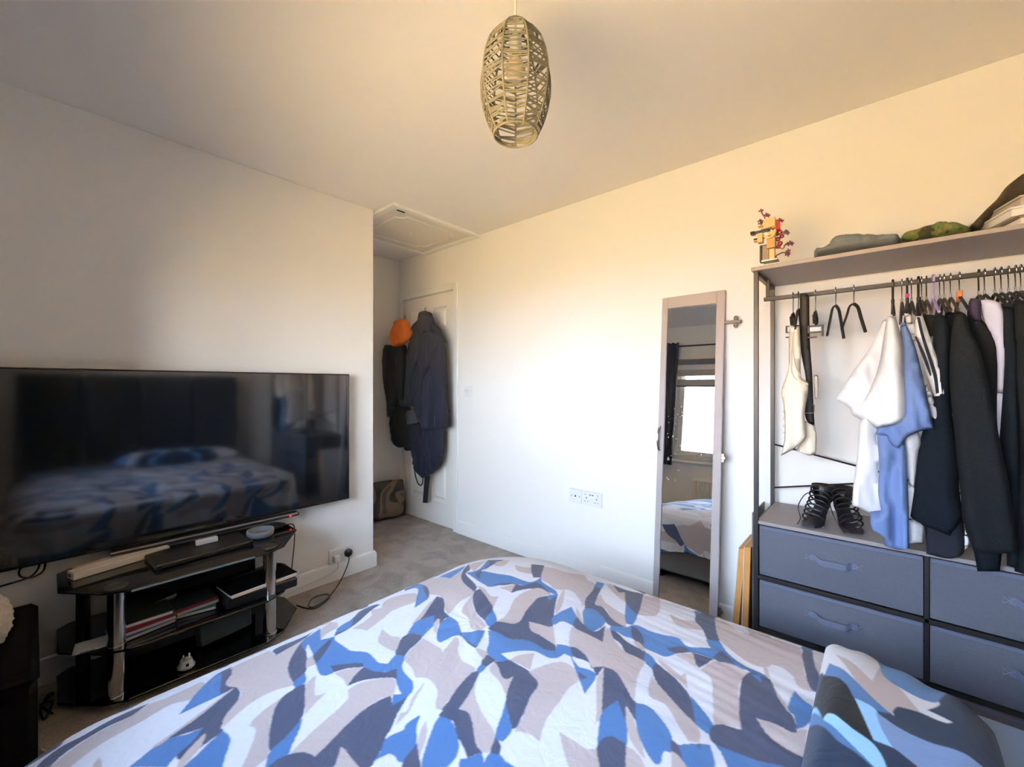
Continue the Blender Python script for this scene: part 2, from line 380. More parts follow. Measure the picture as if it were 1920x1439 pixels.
B -467,839 -456,892 -424,857 -408,840 -386,796 -404,797 -425,793 -432,756 -452,801
S -434,759 -425,793 -404,797 -388,795 -365,744 -400,713
T -435,887 -411,868 -364,816 -346,790 -362,796 -396,821
T -388,795 -361,792 -334,771 -365,744
T -314,841 -298,842 -272,825 -299,801
B -311,862 -286,889 -259,908 -238,856 -262,834 -296,849
S -327,870 -306,856 -304,842 -315,843
T -348,1324 -326,1330 -298,1414 -244,1470 -177,1474 -158,1375 -143,1288 -117,1230 -148,1228 -166,1266 -199,1289 -235,1267 -247,1250 -287,1264 -337,1303
T -408,1474 -379,1469 -346,1437 -311,1479 -246,1484 -324,1323 -353,1319
W -382,1479 -349,1477 -311,1464 -294,1419 -321,1411 -346,1437
W -234,1483 -179,1491 -171,1458 -201,1446
B -177,1490 -150,1496 -137,1410 -163,1438
S -166,1446 -146,1455 -134,1386 -113,1305 -113,1232 -125,1239 -141,1290
T -134,1379 -117,1375 -111,1307 -122,1333
T -230,1263 -218,1253 -198,1193 -163,1141 -158,1120 -179,1146 -207,1217 -220,1227
S -257,1150 -251,1205 -225,1211 -207,1217 -177,1147 -157,1118 -146,1109 -132,1063 -138,1053 -175,1055 -205,1048 -176,1015 -147,1002 -113,999 -107,976 -131,954 -183,933 -210,922 -254,918 -270,936 -270,967 -254,985 -222,995 -237,1041
B -248,1202 -227,1209 -220,1183
B -158,1137 -155,1211 -131,1179 -116,1171 -111,1128 -123,1086 -133,1069 -144,1111 -156,1121
T -205,1048 -175,1055 -138,1053 -126,1076 -116,1080 -111,1000 -147,1002 -176,1015
B -355,896 -324,870 -300,864 -278,897 -260,909 -239,858 -274,827 -292,836 -314,844 -323,836 -324,815
S -324,870 -308,863 -291,838 -314,844
S -282,889 -276,897 -271,882
B -254,918 -230,924 -183,933 -157,946 -131,954 -218,876 -238,904
T -313,841 -297,839 -282,820 -300,804
"""
PILLOW_MM = """
N -140,1397 242,1732 142,1015 -137,862
W -141,1410 -95,1440 -24,1432 3,1419 10,1211 28,1179 57,1170 84,1172 87,1156 80,1138 67,1116 100,1105 88,1093 52,1097 27,1086 19,1067 19,1048 -1,1065 -33,1101 -76,1180 -87,1199 -92,1151 -112,1228 -123,1297
B -130,1434 -102,1437 -84,1343 -114,1360 -120,1348
T -80,1249 -52,1207 -12,1147 -1,1232 10,1186 28,1162 57,1098 27,1086 19,1071 19,1050 -8,1071 -37,1120
B -20,1436 47,1433 85,1410 121,1361 85,1162 63,1151 26,1165 6,1193 -1,1251
B -91,1158 -87,1196 -71,1173 -15,1085 15,1049 -8,1040 -40,1057 -55,1100 -87,1137
K -94,1150 -55,1100 -37,1047 -20,986 -8,934 -40,954 -75,984 -79,969 -102,1059 -101,1094
L -37,1053 -8,1044 1,1004 17,949 -8,945 -20,990
G -6,1034 26,1015 62,1012 105,1026 135,1019 52,924 24,945 15,952 1,993
L -75,984 -64,980 -36,953 -7,933 8,886 -4,876 -30,904 -51,930 -79,967
L -101,1052 -81,972 -110,1062
B -110,1064 -79,967 -51,930 -30,904 -4,876 -12,879 -27,892 -58,914 -111,1015
"""
OUT = {
 'tee1_sleeve': (1.82, [0.017,1.443,0.038,1.437,0.049,1.382,0.057,1.313,0.063,1.12,0.04,1.094,-0.012,1.078,-0.054,1.134,-0.022,1.213,-0.002,1.29,0.008,1.373]),
 'tee1_rear': (1.88, [0.009,1.444,0.027,1.435,0.022,1.311,0.003,1.18,-0.038,1.085,-0.048,1.098,-0.074,1.117,-0.08,1.138,-0.118,1.168,-0.074,1.261,-0.032,1.334,-0.005,1.399]),
 'tee1_body': (1.885, [-0.002,1.18,0.042,1.142,0.027,1.089,-0.01,1.047,0.003,0.995,-0.005,0.941,-0.002,0.875,0.009,0.774,-0.022,0.781,-0.074,0.801,-0.069,0.878,-0.059,0.975,-0.048,1.111]),
 'tee2_sleeve': (1.845, [0.05,1.422,0.063,1.415,0.091,1.307,0.126,1.083,0.091,1.071,0.064,1.05,0.046,1.013,0.027,1.024,0.017,1.052,-0.012,1.057,-0.002,1.09,0.027,1.143,0.046,1.309]),
 'tee2_body': (1.872, [-0.01,1.088,0.027,1.09,0.046,1.027,0.06,1.041,0.067,0.926,0.072,0.692,0.046,0.679,0.01,0.683,0.005,0.717,-0.022,0.734,-0.025,0.79,0.003,0.799,-0.005,0.864,-0.002,0.95]),
 'tee3_sleeve': (1.87, [0.059,1.453,0.075,1.448,0.084,1.384,0.102,1.257,0.141,1.118,0.128,1.096,0.093,1.245,0.074,1.359]),
 'tee3_body': (1.885, [0.059,1.059,0.093,1.071,0.1,1.03,0.093,1.004,0.089,0.953,0.082,0.863,0.075,0.791,0.105,0.766,0.105,0.709,0.063,0.699,0.07,0.861,0.068,0.937]),
 'tee4': (1.875, [0.084,1.442,0.103,1.439,0.12,1.369,0.146,1.257,0.159,1.186,0.131,1.167,0.126,1.195,0.106,1.276,0.088,1.371]),
 'tee4_st1': (1.856, [0.088,1.436,0.095,1.435,0.105,1.375,0.132,1.256,0.138,1.195,0.131,1.192,0.125,1.25,0.099,1.369]),
 'tee4_st2': (1.856, [0.083,1.376,0.088,1.373,0.11,1.306,0.121,1.251,0.118,1.247,0.105,1.294]),
 'black_top': (1.93, [0.107,1.452,0.138,1.446,0.139,1.379,0.114,1.377,0.106,1.414]),
 'white_under': (1.94, [0.115,1.385,0.138,1.383,0.137,1.309,0.126,1.329]),
 'jackA': (1.885, [0.131,1.447,0.153,1.435,0.164,1.403,0.166,1.305,0.166,1.171,0.181,1.001,0.185,0.88,0.191,0.821,0.166,0.749,0.12,0.763,0.073,0.778,0.082,0.863,0.098,1.043,0.12,1.145,0.131,1.232,0.129,1.307,0.127,1.369]),
 'jackA2': (1.95, [0.158,1.462,0.184,1.449,0.187,1.371,0.178,1.182,0.17,1.055,0.165,1.309]),
 'trous': (1.905, [0.108,0.8,0.168,0.781,0.191,0.841,0.197,0.702,0.166,0.672,0.113,0.673]),
 'jackB': (1.85, [0.173,1.447,0.194,1.432,0.202,1.39,0.222,1.325,0.241,1.214,0.26,1.071,0.279,0.932,0.295,0.744,0.26,0.729,0.21,0.725,0.188,0.811,0.184,0.875,0.171,1.064,0.161,1.214,0.161,1.316,0.167,1.405]),
 'trous2': (1.895, [0.213,0.733,0.274,0.742,0.268,0.665,0.223,0.652]),
 'white_tag': (1.905, [0.191,0.78,0.21,0.735,0.193,0.701]),
 'jackC': (1.93, [0.21,1.484,0.232,1.484,0.237,1.42,0.269,1.375,0.275,1.243,0.276,1.006,0.291,0.772,0.251,0.763,0.239,1.232,0.227,1.317,0.21,1.385,0.205,1.441]),
 'jackC_collar': (1.895, [0.208,1.485,0.228,1.482,0.231,1.422,0.221,1.405,0.205,1.443]),
 'shirt': (1.9, [0.23,1.477,0.247,1.477,0.271,1.459,0.282,1.359,0.279,1.272,0.267,1.044,0.263,1.126,0.262,1.331,0.24,1.41]),
 'jackD': (1.9, [0.273,1.442,0.288,1.469,0.297,1.439,0.305,1.243,0.309,0.681,0.282,0.685,0.279,0.923,0.269,1.044,0.277,1.272]),
 'jackE': (1.905, [0.294,1.463,0.32,1.468,0.335,1.435,0.335,0.664,0.298,0.671,0.3,1.07,0.296,1.301]),
 'vest': (2.02, [-0.276,1.46,-0.242,1.452,-0.237,1.356,-0.236,1.25,-0.213,1.225,-0.225,1.105,-0.221,1.03,-0.221,1.01,-0.255,0.967,-0.306,0.928,-0.293,0.999,-0.295,1.127,-0.304,1.194,-0.28,1.281,-0.278,1.383]),
 'vest_b': (2.07, [-0.231,1.076,-0.197,1.053,-0.193,0.947,-0.202,0.939,-0.218,0.934,-0.261,0.95,-0.235,1.004]),
 'vest_c': (2.09, [-0.203,1.261,-0.187,1.261,-0.189,1.174,-0.199,1.154]),
 'belt': (2.06, [-0.246,1.592,-0.214,1.588,-0.212,1.397,-0.204,1.26,-0.2,1.134,-0.196,1.054,-0.221,1.072,-0.229,1.113,-0.226,1.245,-0.242,1.358]),
 'hood': (2.15, [-3.254,1.793,-3.158,1.802,-3.096,1.78,-3.057,1.718,-3.022,1.677,-3.052,1.632,-3.147,1.574,-3.249,1.559,-3.315,1.571,-3.338,1.654,-3.3,1.747]),
 'puffer': (2.2, [-3.445,1.516,-3.409,1.597,-3.22,1.585,-3.174,1.437,-3.197,1.067,-3.313,1.036,-3.348,0.926,-3.421,0.916,-3.458,1.198,-3.463,1.42]),
 'skirt': (2.22, [-3.379,1.075,-3.215,1.039,-3.038,0.941,-3.017,0.658,-3.203,0.626,-3.215,0.665,-3.343,0.646,-3.427,0.7]),
 'greycoat': (2.225, [-3.199,1.492,-3.045,1.757,-2.94,1.862,-2.868,1.835,-2.95,1.646,-3.002,1.457,-3.066,1.278,-3.099,1.042,-3.211,1.019,-3.256,1.131,-3.249,1.401]),
 'navycoat': (2.16, [-2.844,1.836,-2.765,1.778,-2.746,1.721,-2.679,1.679,-2.624,1.556,-2.605,1.343,-2.587,1.084,-2.566,0.884,-2.717,0.864,-2.864,0.854,-2.956,0.973,-2.987,1.276,-2.935,1.451,-2.894,1.673]),
 'robe': (2.215, [-2.937,0.883,-2.69,0.892,-2.7,0.618,-2.826,0.479,-2.957,0.416,-3.074,0.549,-3.096,0.651,-3.031,0.89]),
 'navysleeve': (2.115, [-2.804,1.667,-2.707,1.647,-2.638,1.571,-2.651,1.519,-2.698,1.427,-2.794,1.298,-2.85,1.152,-2.858,0.968,-2.894,0.954,-2.925,1.076,-2.929,1.275,-2.87,1.446,-2.844,1.567]),
 'puffsleeve': (2.155, [-3.245,1.55,-3.154,1.558,-3.116,1.433,-3.138,1.252,-3.165,1.082,-3.233,1.08,-3.261,1.252]),
 'greysleeve': (2.185, [-3.131,1.474,-3.011,1.635,-2.938,1.667,-2.952,1.542,-3.011,1.417,-3.071,1.277,-3.058,1.051,-3.175,1.035,-3.202,1.146,-3.187,1.331]),
 'greypatch': (2.19, [-3.167,0.989,-2.997,1.021,-2.997,0.893,-3.16,0.857]),
 'beltstrip': (2.24, [-2.97,0.43,-2.894,0.44,-2.928,0.204,-2.995,0.194]),
 'jeans': (2.02, [-0.195,1.712,-0.188,1.744,-0.156,1.741,-0.13,1.77,-0.101,1.772,-0.076,1.77,-0.015,1.754,0.059,1.737,0.054,1.702,-0.015,1.703,-0.138,1.707]),
 'camo': (2.04, [0.043,1.706,0.057,1.744,0.083,1.753,0.125,1.76,0.147,1.766,0.184,1.751,0.219,1.73,0.223,1.706,0.147,1.705]),
 'blackj': (2.12, [0.219,1.746,0.238,1.771,0.272,1.815,0.293,1.839,0.318,1.879,0.357,1.9,0.395,1.884,0.395,1.772,0.308,1.792,0.281,1.774,0.251,1.731,0.228,1.726]),
}
# ------------------------------------------------------------------ materials
wall_m = mat('wall_paint', 'F1EFEB', .85, spec=.2, bump=.12, scale=260, var=.015, vscale=3)
ceil_m = mat('ceiling_paint', 'EFEBE6', .9, spec=.15, bump=.12, scale=220, var=.02, vscale=2)
trim_m = mat('trim_gloss', 'EEEDEA', .35, bump=.05, scale=60)
door_m = mat('door_paint', 'EEEAE2', .4, bump=.08, scale=50)
plast_w = mat('white_plastic', 'E9E9E7', .35, bump=.02)
plast_b = mat('black_plastic', '141518', .35, bump=.02)
chrome = mat('chrome', 'D8D8DA', .12, metal=1, var=.03)
steel = mat('brushed_steel', '76726C', .35, metal=1, bump=.05)
glass_b = mat('black_glass', '0B0D11', .06, spec=.6, var=.05)
blackmetal = mat('black_metal', '1D1D20', .42, spec=.5, bump=.05, scale=300)
dark_fab = mat('dark_fabric', '0E0E11', .95, spec=.05, bump=.6, scale=500, var=.25, vscale=300)
hook_m = mat('hanger_wire', 'A8A8AC', .25, metal=1)
hang_b = mat('hanger_black', '17171A', .5, bump=.03)

# ------------------------------------------------------------------ room shell
XA, YB, YC, XD, XE, YA = -2.57, 2.32, -.50, .92, -3.47, 1.516
H = 2.4
def carpet():
    m = bpy.data.materials.new('carpet'); m.use_nodes = True; n = m.node_tree.nodes; l = m.node_tree.links; b = n['Principled BSDF']
    t = n.new('ShaderNodeTexCoord'); a = n.new('ShaderNodeTexNoise'); a.inputs['Scale'].default_value = 260; a.inputs['Detail'].default_value = 4
    c = n.new('ShaderNodeTexNoise'); c.inputs['Scale'].default_value = 7; c.inputs['Detail'].default_value = 5; c.inputs['Distortion'].default_value = .6
    r = n.new('ShaderNodeValToRGB'); r.color_ramp.elements[0].position = .32; r.color_ramp.elements[1].position = .68
    r.color_ramp.elements[0].color = lin('867C73') + (1,); r.color_ramp.elements[1].color = lin('C0B4AA') + (1,)
    r2 = n.new('ShaderNodeValToRGB'); r2.color_ramp.elements[0].position = .35; r2.color_ramp.elements[1].position = .6
    r2.color_ramp.elements[0].color = (.72, .72, .72, 1); r2.color_ramp.elements[1].color = (1, 1, 1, 1)
    mx = n.new('ShaderNodeMix'); mx.data_type = 'RGBA'; mx.blend_type = 'MULTIPLY'; mx.inputs[0].default_value = 1
    bu = n.new('ShaderNodeBump'); bu.inputs['Strength'].default_value = .9; bu.inputs['Distance'].default_value = .006
    l.new(t.outputs['Object'], a.inputs['Vector']); l.new(t.outputs['Object'], c.inputs['Vector'])
    l.new(a.outputs['Fac'], r.inputs[0]); l.new(c.outputs['Fac'], r2.inputs[0])
    l.new(r.outputs[0], mx.inputs[6]); l.new(r2.outputs[0], mx.inputs[7]); l.new(mx.outputs[2], b.inputs['Base Color'])
    l.new(a.outputs['Fac'], bu.inputs['Height']); l.new(bu.outputs[0], b.inputs['Normal'])
    b.inputs['Roughness'].default_value = 1; b.inputs['Specular IOR Level'].default_value = .05; b.inputs['Sheen Weight'].default_value = .2
    return m
carpet_m = carpet()
bx('floor', XE - .1, XD + .1, YC - .12, YB + .1, -.08, 0, carpet_m, bev=0, kind='structure')
bx('ceiling', XE - .1, XD + .1, YC - .12, YB + .1, H, H + .1, ceil_m, bev=0, kind='structure')
bx('wall_left', XE - .1, XA, YC - .12, YA, 0, H, wall_m, bev=.003, kind='structure')
bx('wall_alcove', XE - .1, XE, YA, YB, 0, H, wall_m, bev=0, kind='structure')
DX0_, DX1_, DH = -3.40, -2.672, 2.018     # door opening in the right wall
bm = B()
box(bm, XE, DX0_, YB, YB + .1, 0, H); box(bm, DX1_, XD + .1, YB, YB + .1, 0, H); box(bm, DX0_, DX1_, YB, YB + .1, DH, H)
obj('wall_right', bm, wall_m, kind='structure')
bx('wall_back', XD, XD + .1, YC - .12, YB, 0, H, wall_m, bev=0, kind='structure')
# window wall behind the camera
WX0, WX1, WZ0, WZ1 = -1.84, .22, .82, 1.98
bm = B()
box(bm, XA, WX0, YC - .12, YC, 0, H); box(bm, WX1, XD, YC - .12, YC, 0, H)
box(bm, WX0, WX1, YC - .12, YC, 0, WZ0); box(bm, WX0, WX1, YC - .12, YC, WZ1, H)
obj('wall_window', bm, wall_m, kind='structure')

def skirting(name, pts):
    """profile swept along a polyline on the floor; outward side to the left of travel"""
    prof = [(0, 0), (.016, 0), (.016, .085), (.010, .100), (.004, .104), (0, .106)]
    bm = B(); n = len(pts); rings = []
    for i, p in enumerate(pts):
        p = Vector(p)
        d0 = (p - Vector(pts[i - 1])).normalized() if i else None
        d1 = (Vector(pts[i + 1]) - p).normalized() if i < n - 1 else None
        if d0 is None: d0 = d1
        if d1 is None: d1 = d0
        n0 = Vector((-d0.y, d0.x)); n1 = Vector((-d1.y, d1.x)); nn = (n0 + n1).normalized(); s = 1 / max(.3, nn.dot(n0))
        rings.append([bm.verts.new((p.x + nn.x * a * s, p.y + nn.y * a * s, z)) for a, z in prof])
    for a, b in zip(rings, rings[1:]):
        for k in range(len(prof)): bm.faces.new((a[k], a[(k + 1) % len(prof)], b[(k + 1) % len(prof)], b[k]))
    bm.faces.new(rings[0][::-1]); bm.faces.new(rings[-1])
    return obj(name, bm, trim_m, smooth=.5, kind='structure')
skirting('baseboard_left', [(XE, YA, 0), (XA, YA, 0), (XA, YC, 0)][::-1] if False else [(XA, YC, 0), (XA, YA, 0), (XE, YA, 0)][::-1])
skirting('baseboard_right', [(DX1_ + .06, YB, 0), (XD, YB, 0)][::-1])
skirting('baseboard_back', [(XD, YB, 0), (XD, YC, 0)][::-1])
skirting('baseboard_window', [(XA, YC, 0), (XD, YC, 0)])
# door casing
def casing():
    bm = B(); w_ = .055; t_ = .016
    box(bm, DX1_, DX1_ + w_, YB - t_, YB, 0, DH + w_, .004); box(bm, DX0_ - .05, DX0_, YB - t_, YB, 0, DH + w_, .004)
    box(bm, DX0_, DX1_, YB - t_, YB, DH, DH + w_, .004)
    return obj('trim_1', bm, trim_m, kind='structure')
casing()
# six-panel door
dr = empty('door_1', (DX0_, YB, 0), kind='structure')
x0, x1 = DX0_ + .003, DX1_ - .003; y0, y1 = YB + .012, YB + .047
cols = [(x0 + .105, (x0 + x1) / 2 - .045), ((x0 + x1) / 2 + .045, x1 - .105)]
rows = [(.20, .82), (.98, 1.60), (1.70, 1.90)]
bm = B()
xs = [x0, cols[0][0], cols[0][1], cols[1][0], cols[1][1], x1]; zs = [.006, .20, .82, .98, 1.60, 1.70, 1.90, DH - .003]
for i in range(5):
    for j in range(7):
        if i in (1, 3) and j in (1, 3, 5): continue
        box(bm, xs[i], xs[i + 1], y0, y1, zs[j], zs[j + 1])
bmesh.ops.remove_doubles(bm, verts=bm.verts[:], dist=1e-5)
obj('door_frame', bm, door_m, dr)
for cx_ in cols:
    for rz in rows:
        bm = B()
        lv = [(0, 0), (.010, .014), (.03, .014), (.048, .004)]
        rg = []
        for a, d in lv:
            rg.append([bm.verts.new(c) for c in ((cx_[0] + a, y0 + d, rz[0] + a), (cx_[1] - a, y0 + d, rz[0] + a), (cx_[1] - a, y0 + d, rz[1] - a), (cx_[0] + a, y0 + d, rz[1] - a))])
        for p, q in zip(rg, rg[1:]):
            for k in range(4): bm.faces.new((p[k], p[(k + 1) % 4], q[(k + 1) % 4], q[k]))
        bm.faces.new(rg[-1])
        obj('door_panel', bm, door_m, dr)
bm = B(); tube(bm, [(x1 - .06, y0, 1.0), (x1 - .06, y0 - .05, 1.0)], .009); tube(bm, [(x1 - .06, y0 - .048, 1.0), (x1 - .16, y0 - .048, 1.0)], .008)
obj('door_handle', bm, chrome, dr, smooth=.8)
bx('trim_2', DX0_, DX1_, YB + .05, YB + .10, 0, DH, trim_m, bev=0, kind='structure')
# loft hatch in the ceiling
hx0, hx1, hy0, hy1 = -3.072, -2.352, 1.532, 2.306
ht = empty('loft_hatch', ((hx0 + hx1) / 2, (hy0 + hy1) / 2, H), 'white square loft hatch with a raised moulded border in the alcove ceiling', 'hatch')
ORGZ = H
def ring(bm, x0, x1, y0, y1, w_, z0, z1, bev=.004):
    box(bm, x0, x1, y0, y0 + w_, z0, z1, bev); box(bm, x0, x1, y1 - w_, y1, z0, z1, bev)
    box(bm, x0, x0 + w_, y0 + w_, y1 - w_, z0, z1, bev); box(bm, x1 - w_, x1, y0 + w_, y1 - w_, z0, z1, bev)
hatch_m = mat('hatch_plastic', 'E4DCCF', .45)
obj('hatch_frame', (lambda b: (ring(b, hx0, hx1, hy0, hy1, .042, H - .022, H), b)[1])(B()), trim_m, ht)
bx('hatch_panel', hx0 + .042, hx1 - .042, hy0 + .042, hy1 - .042, H - .012, H, hatch_m, ht, bev=.003)
a0, a1, b0, b1, c_ = hx0 + .13, hx1 - .12, hy0 + .13, hy1 - .12, .055
oct_ = []
for (px_, py_, sx, sy) in ((a1, b0, -1, 1), (a1, b1, -1, -1), (a0, b1, 1, -1), (a0, b0, 1, 1)):
    arc = [(px_ + sx * c_ * math.cos(t), py_ + sy * c_ * math.sin(t)) for t in (0, PI / 8, PI / 4, 3 * PI / 8, PI / 2)]
    if sx * sy < 0: arc = arc
    else: arc = arc[::-1]
    oct_.append(arc)
path = [(x, y, H - .013) for arc in (oct_[0], oct_[1], oct_[2], oct_[3]) for x, y in (arc if True else arc)]
tb('hatch_moulding', path, .006, trim_m, ht, seg=6, closed=True)
bx('hatch_latch', hx1 - .075, hx1 - .062, hy0 + .07, hy0 + .13, H - .016, H - .008, plast_b, ht, bev=.001, label='small black latch')
bx('hatch_badge', (hx0 + hx1) / 2 - .02, (hx0 + hx1) / 2 + .02, (hy0 + hy1) / 2 - .008, (hy0 + hy1) / 2 + .008, H - .0135, H - .011, trim_m, ht, bev=0)

# window: uPVC frame, mullions, panes, sill
wn = empty('window_1', ((WX0 + WX1) / 2, YC - .09, WZ0), kind='structure')
bm = B(); yw0, yw1 = YC - .10, YC - .04
def wring(bm, x0, x1, z0, z1, w_, y0, y1):
    box(bm, x0, x1, y0, y1, z0, z0 + w_, .004); box(bm, x0, x1, y0, y1, z1 - w_, z1, .004)
    box(bm, x0, x0 + w_, y0, y1, z0 + w_, z1 - w_, .004); box(bm, x1 - w_, x1, y0, y1, z0 + w_, z1 - w_, .004)
wring(bm, WX0, WX1, WZ0, WZ1, .055, yw0, yw1)
for xm in (-1.28, -.36): box(bm, xm - .03, xm + .03, yw0, yw1, WZ0 + .05, WZ1 - .05, .004)
obj('window_frame', bm, plast_w, wn)
bm = B(); wring(bm, WX0 + .05, -1.31, WZ0 + .05, WZ1 - .05, .05, yw0 + .01, yw1 + .012); obj('window_sash', bm, plast_w, wn)
bm = B(); wring(bm, -.33, WX1 - .05, WZ0 + .05, WZ1 - .05, .05, yw0 + .01, yw1 + .012); obj('window_sash', bm, plast_w, wn)
gm = bpy.data.materials.new('window_glass'); gm.use_nodes = True; n = gm.node_tree.nodes; n.clear()
o_ = n.new('ShaderNodeOutputMaterial'); mx = n.new('ShaderNodeMixShader'); tr = n.new('ShaderNodeBsdfTransparent'); gl = n.new('ShaderNodeBsdfGlossy'); fr_ = n.new('ShaderNodeFresnel')
gl.inputs['Roughness'].default_value = .02; tr.inputs[0].default_value = (.96, .98, .97, 1); fr_.inputs[0].default_value = 1.35
gm.node_tree.links.new(fr_.outputs[0], mx.inputs[0]); gm.node_tree.links.new(tr.outputs[0], mx.inputs[1]); gm.node_tree.links.new(gl.outputs[0], mx.inputs[2]); gm.node_tree.links.new(mx.outputs[0], o_.inputs[0])
for xa, xb in ((WX0 + .05, -1.31), (-1.25, -.39), (-.33, WX1 - .05)):
    bm = B(); vs4 = [bm.verts.new(c) for c in ((xa, YC - .07, WZ0 + .05), (xb, YC - .07, WZ0 + .05), (xb, YC - .07, WZ1 - .05), (xa, YC - .07, WZ1 - .05))]; bm.faces.new(vs4)
    obj('window_pane', bm, gm, wn)
bx('trim_3', WX0 - .04, WX1 + .04, YC - .05, YC + .075, WZ0 - .03, WZ0, trim_m, bev=.004, kind='structure')
# roller blind with two translucent bands, half drawn
bl = empty('roller_blind', (-.95, YC + .02, WZ1), 'grey and white day and night roller blind at the window top', 'blind')
bx('blind_cassette', WX0 + .01, WX1 - .01, YC - .01, YC + .05, 1.925, 1.985, mat('blind_grey', '6E7078', .6), bl, bev=.006)
bl_g = mat('blind_band', 'A8A6A4', .8)
for z in (1.79, 1.675): bx('blind_band', WX0 + .02, WX1 - .02, YC + .015, YC + .018, z, z + .075, bl_g, bl, bev=0)
bx('blind_band', WX0 + .02, WX1 - .02, YC + .015, YC + .018, 1.865, 1.926, mat('blind_white', 'E6E2E2', .8), bl, bev=0)
bx('blind_weight', WX0 + .02, WX1 - .02, YC + .008, YC + .026, 1.66, 1.678, mat('blind_grey', '6E7078'), bl, bev=.003)
# curtain rail and curtain
rl = empty('curtain_pole', (-.95, YC + .07, 2.14), 'thin dark metal curtain pole above the window', 'curtain pole')
tb('pole', [(-2.08, YC + .075, 2.14), (.44, YC + .075, 2.14)], .009, blackmetal, rl, seg=10)
for x in (-2.08, .44):
    obj('finial', lathe(B(), [(0, -.016), (.012, -.011), (.016, 0), (.012, .011), (0, .016)], (x, YC + .075, 2.14), 12), blackmetal, rl, smooth=True)
for x in (-2.02, -.8, .38): tb('pole_bracket', [(x, YC, 2.14), (x, YC + .075, 2.14)], .006, blackmetal, rl)
cu_m = mat('curtain_cloth', '454A55', .9, spec=.15, bump=.3, scale=400, var=.1)
def curtain(x0, x1, lab):
    t = empty('curtain', ((x0 + x1) / 2, YC + .075, .74), lab, 'curtain')
    bm = B(); nx, nz = 60, 24; g = []
    for j in range(nz + 1):
        z = .74 + (2.185 - .74) * j / nz; row = []
        for i in range(nx + 1):
            s = i / nx; x = x0 + (x1 - x0) * s
            row.append(bm.verts.new((x, YC + .075 + .03 * math.sin(s * 2 * PI * 4.5) * (.75 + .25 * math.sin(z * 3)) + .004 * math.sin(z * 7 + s * 9), z)))
        g.append(row)
    for j in range(nz):
        for i in range(nx): bm.faces.new((g[j][i], g[j][i + 1], g[j + 1][i + 1], g[j + 1][i]))
    o = obj('curtain_panel', bm, cu_m, t, smooth=True)
    md = o.modifiers.new('thick', 'SOLIDIFY'); md.thickness = .003
    for k in range(9):
        x = x0 + (x1 - x0) * (k + .5) / 9
        c = [(x, YC + .075 + .022 * math.cos(a), 2.14 + .022 * math.sin(a)) for a in [q * PI / 6 for q in range(12)]]
        tb('eyelet', c, .004, steel, t, seg=6, closed=True)
curtain(-2.06, -1.80, 'dark slate eyelet curtain gathered beside the window, seen in the mirror')
# radiator
rd_m = mat('radiator_white', 'E2DDD2', .45)
rd = empty('radiator', (-.95, YC + .06, .13), 'white panel radiator under the window', 'radiator')
bm = B(); n_ = 36; ra, rb = -1.55, -.35
for f in (0,):
    prev = None; V = []
    for i in range(n_ * 4 + 1):
        x = ra + (rb - ra) * i / (n_ * 4); ph = i % 4
        V.append((x, YC + .095 + (.008 if ph in (1, 2) else 0)))
    lo = [bm.verts.new((x, y, .15)) for x, y in V]; hi = [bm.verts.new((x, y, .60)) for x, y in V]
    for i in range(len(V) - 1): bm.faces.new((lo[i], lo[i + 1], hi[i + 1], hi[i]))
obj('radiator_panel', bm, rd_m, rd)
bx('radiator_body', ra, rb, YC + .04, YC + .093, .15, .60, rd_m, rd, bev=.004)
bx('radiator_grille', ra - .005, rb + .005, YC + .035, YC + .108, .60, .63, rd_m, rd, bev=.005)
for x in (ra + .03, rb - .03): tb('radiator_pipe', [(x, YC + .065, 0), (x, YC + .065, .16)], .008, chrome, rd)

# outside: ground and the house across
gr_m = mat('paving_sand', 'C8A26A', .95, spec=.1, var=.2, vscale=1.5)
bx('ground', -30, 25, -40, 6, -2.9, -2.8, gr_m, bev=0, kind='structure')
hs = empty('neighbour_house', (-6.0, -19, -2.8), 'yellow brick house across the street seen through the window in the mirror', 'house')
br = mat('yellow_brick', 'D6AE62', .9, var=.12, vscale=9)
bx('house_wall', -10, -4.2, -23, -19, -2.8, 1.2, br, hs, bev=0)
bm = B(); t_ = [bm.verts.new(c) for c in ((-10.3, -23.3, 1.2), (-3.9, -23.3, 1.2), (-3.9, -18.7, 1.2), (-10.3, -18.7, 1.2), (-9.2, -21, 2.7), (-5.0, -21, 2.7))]
for f in ((0, 1, 5, 4), (2, 3, 4, 5), (1, 2, 5), (3, 0, 4), (3, 2, 1, 0)): bm.faces.new([t_[i] for i in f])
obj('house_roof', bm, mat('roof_tile', '8A5A44', .9), hs)
for x in (-9.2, -7.5, -5.8):
    for z in (-1.9, -.4): bx('house_window', x, x + .9, -19.02, -18.97, z, z + 1.0, mat('dark_glass', '30363C', .1), hs, bev=0)
